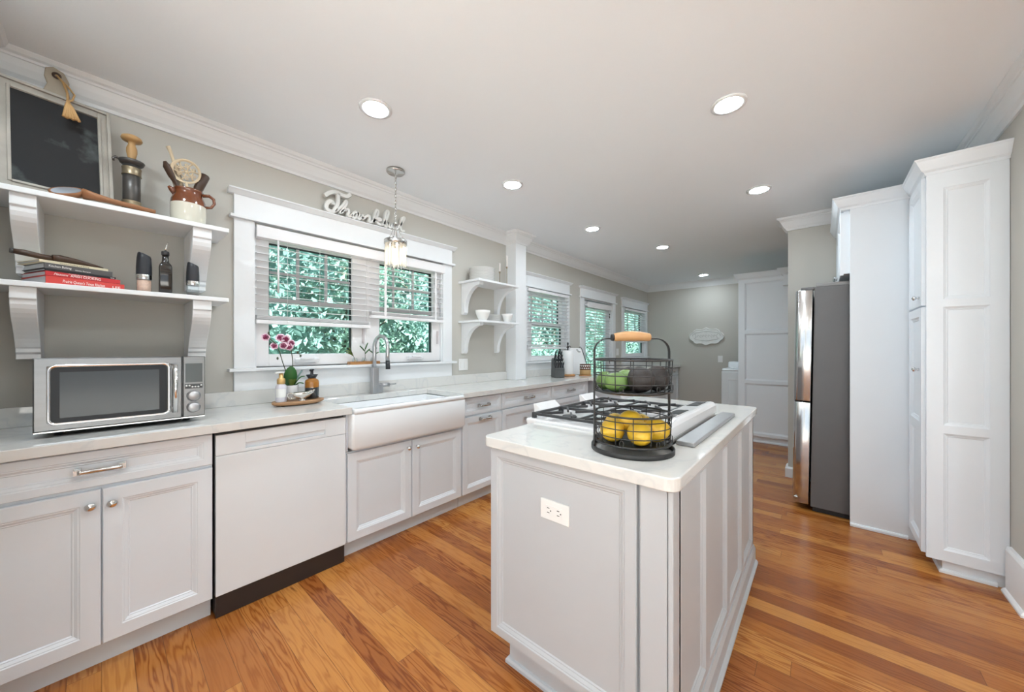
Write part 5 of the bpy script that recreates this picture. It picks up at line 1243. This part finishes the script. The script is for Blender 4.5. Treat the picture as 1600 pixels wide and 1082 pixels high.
for r_ in range(4):
    for c_ in range(3 if r_ < 3 else 4):
        u = .12 + r_ * .25; a0 = -.030 + .112 * u; z0 = .235 - .130 * u; s_ = (c_ - (1 if r_ < 3 else 1.5)) * (.036 if r_ < 3 else .028)
        L_ = (.125, .110, .095, .085)[r_]; dirv = Vector((.60, 0, .80))
        p = lambda q, sh=0: kp(a0 + dirv.x * q, s_, z0 + dirv.z * q)
        pos = ('left', 'middle', 'right', 'far')[c_] if r_ < 3 else ('first', 'second', 'third', 'fourth')[c_]
        k_ = thing('kitchen_knife', 'black handled knife with steel rivets standing in the ' + places[r_], 'knife', kp(a0, s_, z0), 'knives in the %s' % places[r_])
        MB().tube([p(-.002), p(.010), p(.04), p(L_ * .8), p(L_)], [(.0075, .0085), (.0075, .0095), (.0075, .0085), (.0075, .011), (.006, .009)], 8, flat=tuple(Sd)).build('handle', 'soft_black', k_)
        MB().tube([p(L_ - .004), p(L_ + .003)], [(.0068, .0095), (.0055, .0085)], 8, flat=tuple(Sd)).build('end_cap', 'chrome', k_)
        rb = MB()
        for q in (.03, .055): 
            o_ = Vector(p(q)) ; rb.cyl(tuple(o_ - Sd * .0083), tuple(o_ + Sd * .0083), .0026, seg=8)
        rb.build('rivets', 'chrome', k_)
# paper towel holder
hx, hy = -2.42, 3.86
t = thing('paper_towel_holder', 'white paper towel roll on a round wooden base with black finial behind the knives', 'paper towel holder', (hx, hy, CT))
MB().lathe([(0, 0), (.090, 0), (.094, .006), (.094, .016), (.088, .022), (0, .022)], (hx, hy, CT), 40).build('base', 'wood_oak', t)
b = MB(); b.cyl((hx, hy, CT + .02), (hx, hy, CT + .355), .008); b.ell((hx, hy, CT + .405), .012, .012, .020, 12, 8); b.lathe([(0, .355), (.018, .355), (.014, .368), (.006, .385), (0, .388)], (hx, hy, CT), 14); b.tube([(hx, hy, CT + .37), (hx + .012, hy + .025, CT + .378), (hx + .018, hy + .045, CT + .36)], .005, 8); b.build('rod', 'iron_black', t)
MB().lathe([(.020, .0225), (.066, .0225), (.068, .026), (.068, .318), (.066, .322), (.020, .322), (.020, .0225)], (hx, hy, CT), 40).build('paper_roll', 'paper', t)
# white leaning board on a black easel
ex, ey = -2.40, 4.165
t = thing('serving_board', 'white board tapering upward with a black wire edge beyond the paper towels', 'serving board', (ex, ey, CT))
Uv = Vector((.52, .85, 0)).normalized()
def sp_(u, z, d=0): return (ex + Uv.x * u - Uv.y * -.10 * (z / .4) * -1 + Uv.y * d - .03, ey + Uv.y * u + .035 * (z / .4) - Uv.x * d, CT + z)
o_ = [(-.10, .004), (.135, .004), (.075, .335), (.055, .350), (-.085, .352), (-.10, .340)]
b = MB(); n = len(o_); vs = [sp_(u, z) for u, z in o_] + [sp_(u, z, .016) for u, z in o_]
b.add(vs, [tuple(range(n - 1, -1, -1)), tuple(range(n, 2 * n))] + [(i, (i + 1) % n, n + (i + 1) % n, n + i) for i in range(n)]); b.build('board', 'ceramic_white', t, .003)
MB().tube([sp_(.145, .004, .02), sp_(.078, .338, .02), sp_(.066, .362, .02), (sp_(.05, .368, .02)), sp_(.038, .352, .02)], .0045, 8).build('wire_edge', 'iron_black', t)
b = MB(); b.tube([sp_(-.005, .320, .021), sp_(.005, .335, .021), sp_(.018, .322, .021), sp_(.010, .308, .021), sp_(.026, .300, .021), sp_(.042, .305, .021), sp_(.052, .300, .021)], .0032, 6); b.build('scroll_ornament', 'iron_black', t)
# patterned jar
cx_, cy_ = -2.285, 4.06
t = thing('patterned_canister', 'round canister with brown and white zigzag band beside the white board', 'canister', (cx_, cy_, CT))
MB().lathe([(0, .012), (.066, .012), (.070, .02), (.070, .075), (0, .075)], (cx_, cy_, CT), 36).build('wooden_bowl', 'wood_tan', t)
MB().lathe([(.070, .075), (.071, .078), (.071, .142), (.069, .146), (0, .146)], (cx_, cy_, CT), 36).build('band', 'cookie_dark', t)
b = MB(); n = 18
for k in range(n):
    a = 2 * PI * k / n; d_ = PI / n * .8
    q = lambda aa, z, r=.0716: (cx_ + r * math.cos(aa), cy_ + r * math.sin(aa), CT + z)
    b.add([q(a - d_, .134), q(a + d_, .134), q(a, .112), q(a - d_ * .3, .134)], [(0, 2, 1)]); b.add([q(a - d_ + PI / n, .090), q(a + d_ + PI / n, .090), q(a + PI / n, .106)], [(0, 1, 2)])
b.build('zigzag_pattern', 'plate_white', t)
MB().lathe([(0, 0), (.080, 0), (.082, .005), (.078, .0115), (0, .0115)], (cx_, cy_, CT), 30).build('coaster', 'wood_oak', t)

# ================================================================ FRUIT BASKET ON THE ISLAND
bxc, byc = -.493, 1.196; R = .133
t = thing('fruit_basket', 'two tier black wire fruit basket with wooden handle on the island', 'fruit basket', (bxc, byc, CT))
def ring(b, r, z, w=.0028, seg=8): b.tube([(bxc + r * math.cos(2 * PI * k / 56), byc + r * math.sin(2 * PI * k / 56), CT + z) for k in range(56)], w, seg, closed=True)
# flat band foot
b = MB(); b.lathe([(R, 0), (R + .003, .001), (R + .003, .015), (R, .016), (R - .003, .015), (R - .003, .001), (R, 0)], (bxc, byc, CT), 64); b.build('foot_ring', 'iron_black', t)
def tier(nm, zb, h, r0):
    b = MB(); b.lathe([(0, zb), (r0 - .012, zb), (r0 - .006, zb + .003), (r0 + .006, zb + .006), (r0 + .006, zb + .011), (r0 - .008, zb + .009), (r0 - .014, zb + .004), (0, zb + .004)], (bxc, byc, CT), 64); b.build(nm + '_plate', 'iron_black', t)
    b = MB(); r1 = r0 + .004
    for z, w in ((zb + .034, .0017), (zb + .062, .0017), (zb + .086, .0017), (zb + h, .0032)): ring(b, r0 + .004 * (z - zb) / h, z, w)
    for k in range(14):
        a = 2 * PI * k / 14 + .2; c, s = math.cos(a), math.sin(a)
        b.tube([(bxc + (r0 - .010) * c, byc + (r0 - .010) * s, CT + zb + .008), (bxc + (r0 - .001) * c, byc + (r0 - .001) * s, CT + zb + .014), (bxc + r1 * c, byc + r1 * s, CT + zb + h)], .0017, 6)
        # little loops near the foot
        if k % 2 == 0:
            a2 = a + .17; o = []
            for j in range(9):
                q = 2 * PI * j / 9; o.append((bxc + (r1 + .001) * math.cos(a2 + .05 * math.cos(q)), byc + (r1 + .001) * math.sin(a2 + .05 * math.cos(q)), CT + zb + .020 + .010 * math.sin(q)))
            b.tube(o, .0012, 6, closed=True)
    b.build(nm + '_wire', 'iron_black', t)
tier('lower', .026, .102, .122); tier('upper', .196, .112, .124)
ax = Vector((.721, .689, 0)).normalized(); r_ = .131
pts = []
def hp(u, z): return (bxc + ax.x * u, byc + ax.y * u, CT + z)
pts = [hp(-r_, .004), hp(-r_, .12), hp(-r_, .335)]
for k in range(1, 8): a = PI / 2 * k / 7; pts.append(hp(-r_ + .045 * (1 - math.cos(a)), .335 + .045 * math.sin(a)))
for k in range(0, 8): a = PI / 2 * (1 - k / 7); pts.append(hp(r_ - .045 * (1 - math.cos(a)), .335 + .045 * math.sin(a)))
pts += [hp(r_, .12), hp(r_, .004)]
perp = (-ax.y, ax.x, 0)
MB().tube(pts, [(.0085, .0024)] * len(pts), 10, flat=perp).build('handle_frame', 'iron_black', t)
MB().tube([hp(-.064, .385), hp(-.060, .385), hp(-.03, .388), hp(0, .389), hp(.03, .388), hp(.060, .385), hp(.064, .385)], [.011, .0135, .0165, .0175, .0165, .0135, .011], 18).build('wooden_grip', 'handle_wood', t)
MB().tube([hp(-.072, .384), hp(-.064, .384)], [.011, .0125], 14).build('grip_cap', 'iron_black', t)
def lemonf(p):
    s = 1 + .12 * max(0, abs(p.z) - .80) / .2; k = 1.0
    return Vector((p.x * k, p.y * k, p.z * s))
lem = None
LZ = CT + .0305
for i, (u, v, z, rot, lab) in enumerate(((-.062, -.046, 0, (1.2, .3, 0), 'lemon at the front left of the lower basket, beside the upright'), (.024, -.073, 0, (1.45, -.5, .8), 'lemon at the front middle of the lower basket'), (.076, -.006, 0, (.9, .9, 1.9), 'lemon at the right of the lower basket'),
                                         (-.004, .004, .022, (1.3, .2, 2.6), 'lemon resting on top of the others in the middle of the lower basket'), (-.056, .054, 0, (1.1, .1, .5), 'lemon at the back left of the lower basket'), (.030, .071, 0, (1.4, .4, 1.2), 'lemon at the back right of the lower basket'))):
    vd = Vector((-.383, .924, 0)); rd = Vector((.924, .383, 0)); c = Vector((bxc, byc, 0)) + rd * u + vd * v
    if lem is None: lem = tag(MB().ell((0, 0, 0), .0392, .0392, .0425, 28, 18, fn=lemonf).build('lemon', 'lemon_skin', loc=(0, 0, 0)), lab, 'lemon', 'lemons in the lower basket'); o = lem
    else: o = lem.copy(); COL.objects.link(o); o['label'] = lab
    o.location = (c.x, c.y, LZ + .0412 + z); o.rotation_euler = (PI / 2 + (rot[0] - 1.2) * .5, 0, rot[2])
UZ = CT + .2005
def fruit(nm, m, lab, u, v, rx, ry, rz, rot, grp, fn=None):
    vd = Vector((-.383, .924, 0)); rd = Vector((.924, .383, 0)); c = Vector((bxc, byc, 0)) + rd * u + vd * v
    o = tag(MB().ell((0, 0, 0), rx, ry, rz, 28, 18, fn=fn).build(nm, m, loc=(0, 0, 0)), lab, nm.split('_')[0], grp); o.location = (c.x, c.y, UZ + .001 + rz); o.rotation_euler = rot
pear = lambda p: Vector((p.x, p.y * (1 - .16 * p.x), p.z * (1 - .16 * p.x)))
fruit('lime', 'lime_skin', 'bright green lime at the front of the upper basket beside the dark avocados', -.050, -.059, .0385, .0325, .0325, (0, 0, .35), 'limes in the upper basket')
fruit('lime', 'lime_skin', 'green lime at the left edge of the upper basket beside the upright', -.089, -.004, .030, .031, .032, (0, 0, 1.0), 'limes in the upper basket')
fruit('lime', 'lime_skin', 'yellowish green lime behind the front lime in the upper basket', -.020, .011, .036, .032, .036, (0, 0, .5), 'limes in the upper basket')
fruit('avocado', 'avocado_skin', 'dark avocado in the middle of the upper basket, right of the limes', .029, -.060, .044, .041, .043, (0, 0, .3), 'avocados in the upper basket', pear)
fruit('avocado', 'avocado_skin', 'dark avocado at the right of the upper basket', .079, .016, .041, .040, .043, (0, 0, 2.3), 'avocados in the upper basket', pear)
fruit('avocado', 'avocado_skin', 'dark avocado at the back of the upper basket', -.004, .079, .038, .037, .039, (0, 0, 1.3), 'avocados in the upper basket', pear)

# ================================================================ OUTDOORS
gl = MB().box(-30, -2.85, -12, 40, -.35, -.15).build('ground_lawn', 'lawn'); struct(gl)
struct(MB().box(-2.8, 14, -14, 3.4, -.35, -.15).box(3.2, 14, 3.4, 14, -.35, -.15).build('ground_bounce', 'bounce_paver'))  # unseen pale paving added to reflect daylight up through the openings
struct(MB().box(3.125, 6.6, -7.2, 3.4, 2.62, 2.75).build('sky_block_roof', 'trim_white'))  # unseen roof added to block high sky and sun at the side opening
tag(MB().box(-2.4, 2.8, -3.5, -1.45, .001, .012).build('bounce_rug', 'rug', loc=(.2, -2.4, 0)), 'unseen pale rug added to bounce sunlight onto the ceiling', 'rug')  # out of view, added to throw sunlight back up at the ceiling
random.seed(11)
def tree(lab, x, y, h, r, n, m, zlow=.5, leafs=.10, seed=0):
    rnd = random.Random(seed); t = thing('tree', lab, 'tree', (x, y, -.15), 'trees outside the windows')
    b = MB(); b.tube([(x, y, -.15), (x + .05, y + .04, h * .4), (x - .04, y, h * .8)], [.11, .08, .04], 10)
    for k in range(7):
        a = rnd.uniform(0, 2 * PI); z = h * rnd.uniform(.25, .7); b.tube([(x, y, z), (x + r * .45 * math.cos(a), y + r * .45 * math.sin(a), z + .35), (x + r * .8 * math.cos(a), y + r * .8 * math.sin(a), z + .6)], [.04, .025, .012], 6)
    b.build('trunk', 'bark', t)
    vs = []; fs = []
    blobs = [(rnd.uniform(-.7, .7) * r, rnd.uniform(-.7, .7) * r, rnd.uniform(zlow, h), rnd.uniform(.3, .62) * r) for _ in range(26)]
    for k in range(n):
        bx_, by_, bz_, br = blobs[rnd.randrange(len(blobs))]
        d = Vector((rnd.gauss(0, 1), rnd.gauss(0, 1), rnd.gauss(0, 1))).normalized() * br * rnd.uniform(.6, 1.05)
        c = Vector((x + bx_, y + by_, bz_)) + d
        if c.x > -3.3: continue
        u = Vector((rnd.gauss(0, 1), rnd.gauss(0, 1), rnd.gauss(0, 1))).normalized(); v = u.orthogonal().normalized(); l = leafs * rnd.uniform(.6, 1.3)
        i = len(vs); w_ = v.cross(u) * (.12 * l)
        vs += [tuple(c - u * l), tuple(c + v * l * .42 + w_), tuple(c + u * l), tuple(c - v * l * .42 + w_)]; fs.append((i, i + 1, i + 2, i + 3))
    MB().add(vs, fs).build('foliage', m, t)
TR = [(-6.8, -2.0, 3.8, 1.7, 'foliage', 'green tree to the left of the sink window view'), (-9.9, -3.6, 5.2, 2.4, 'foliage', 'tall green tree at the far left end of the second row'), (-6.4, 1.2, 3.6, 1.5, 'foliage', 'leafy green tree outside the left part of the sink window'), (-7.2, 3.2, 4.2, 1.7, 'foliage_pale', 'pale green tree outside the middle of the sink window'), (-6.2, 5.0, 3.4, 1.5, 'foliage', 'dense green tree outside the right part of the sink window'),
      (-7.6, 7.4, 4.0, 1.9, 'foliage_pale', 'pale green tree seen through the window beside the column'), (-6.6, 9.6, 3.8, 1.7, 'foliage', 'green tree seen through the window and back door'), (-7.4, 12.2, 4.2, 2.0, 'foliage_pale', 'pale tree seen through the glass of the back door'),
      (-7.0, 15.4, 4.0, 2.0, 'foliage', 'green tree seen through the farthest window'), (-9.5, 4.4, 5.2, 2.4, 'foliage', 'tall tree in the second row behind the sink window trees'), (-9.8, 9.0, 5.4, 2.6, 'foliage', 'tall tree in the second row behind the column window trees'), (-10.2, 14.0, 5.4, 2.8, 'foliage', 'tall tree in the second row beyond the back door'), (-9.6, .4, 5.0, 2.2, 'foliage', 'tall tree in the second row to the left of the sink window')]
for k, (x, y, h, r, m, lab) in enumerate(TR): tree(lab, x, y, h, r, int(15000 * (r / 1.7) ** 1.2), m, seed=20 + k, leafs=.062)

# a hair of clearance under what stands on the worktop
for _o in list(COL.objects):
    if _o.parent is None and _o.name in ('microwave', 'faucet', 'knife_block', 'paper_towel_holder', 'patterned_canister', 'wooden_tray', 'serving_board'): _o.location.z += 0.0008
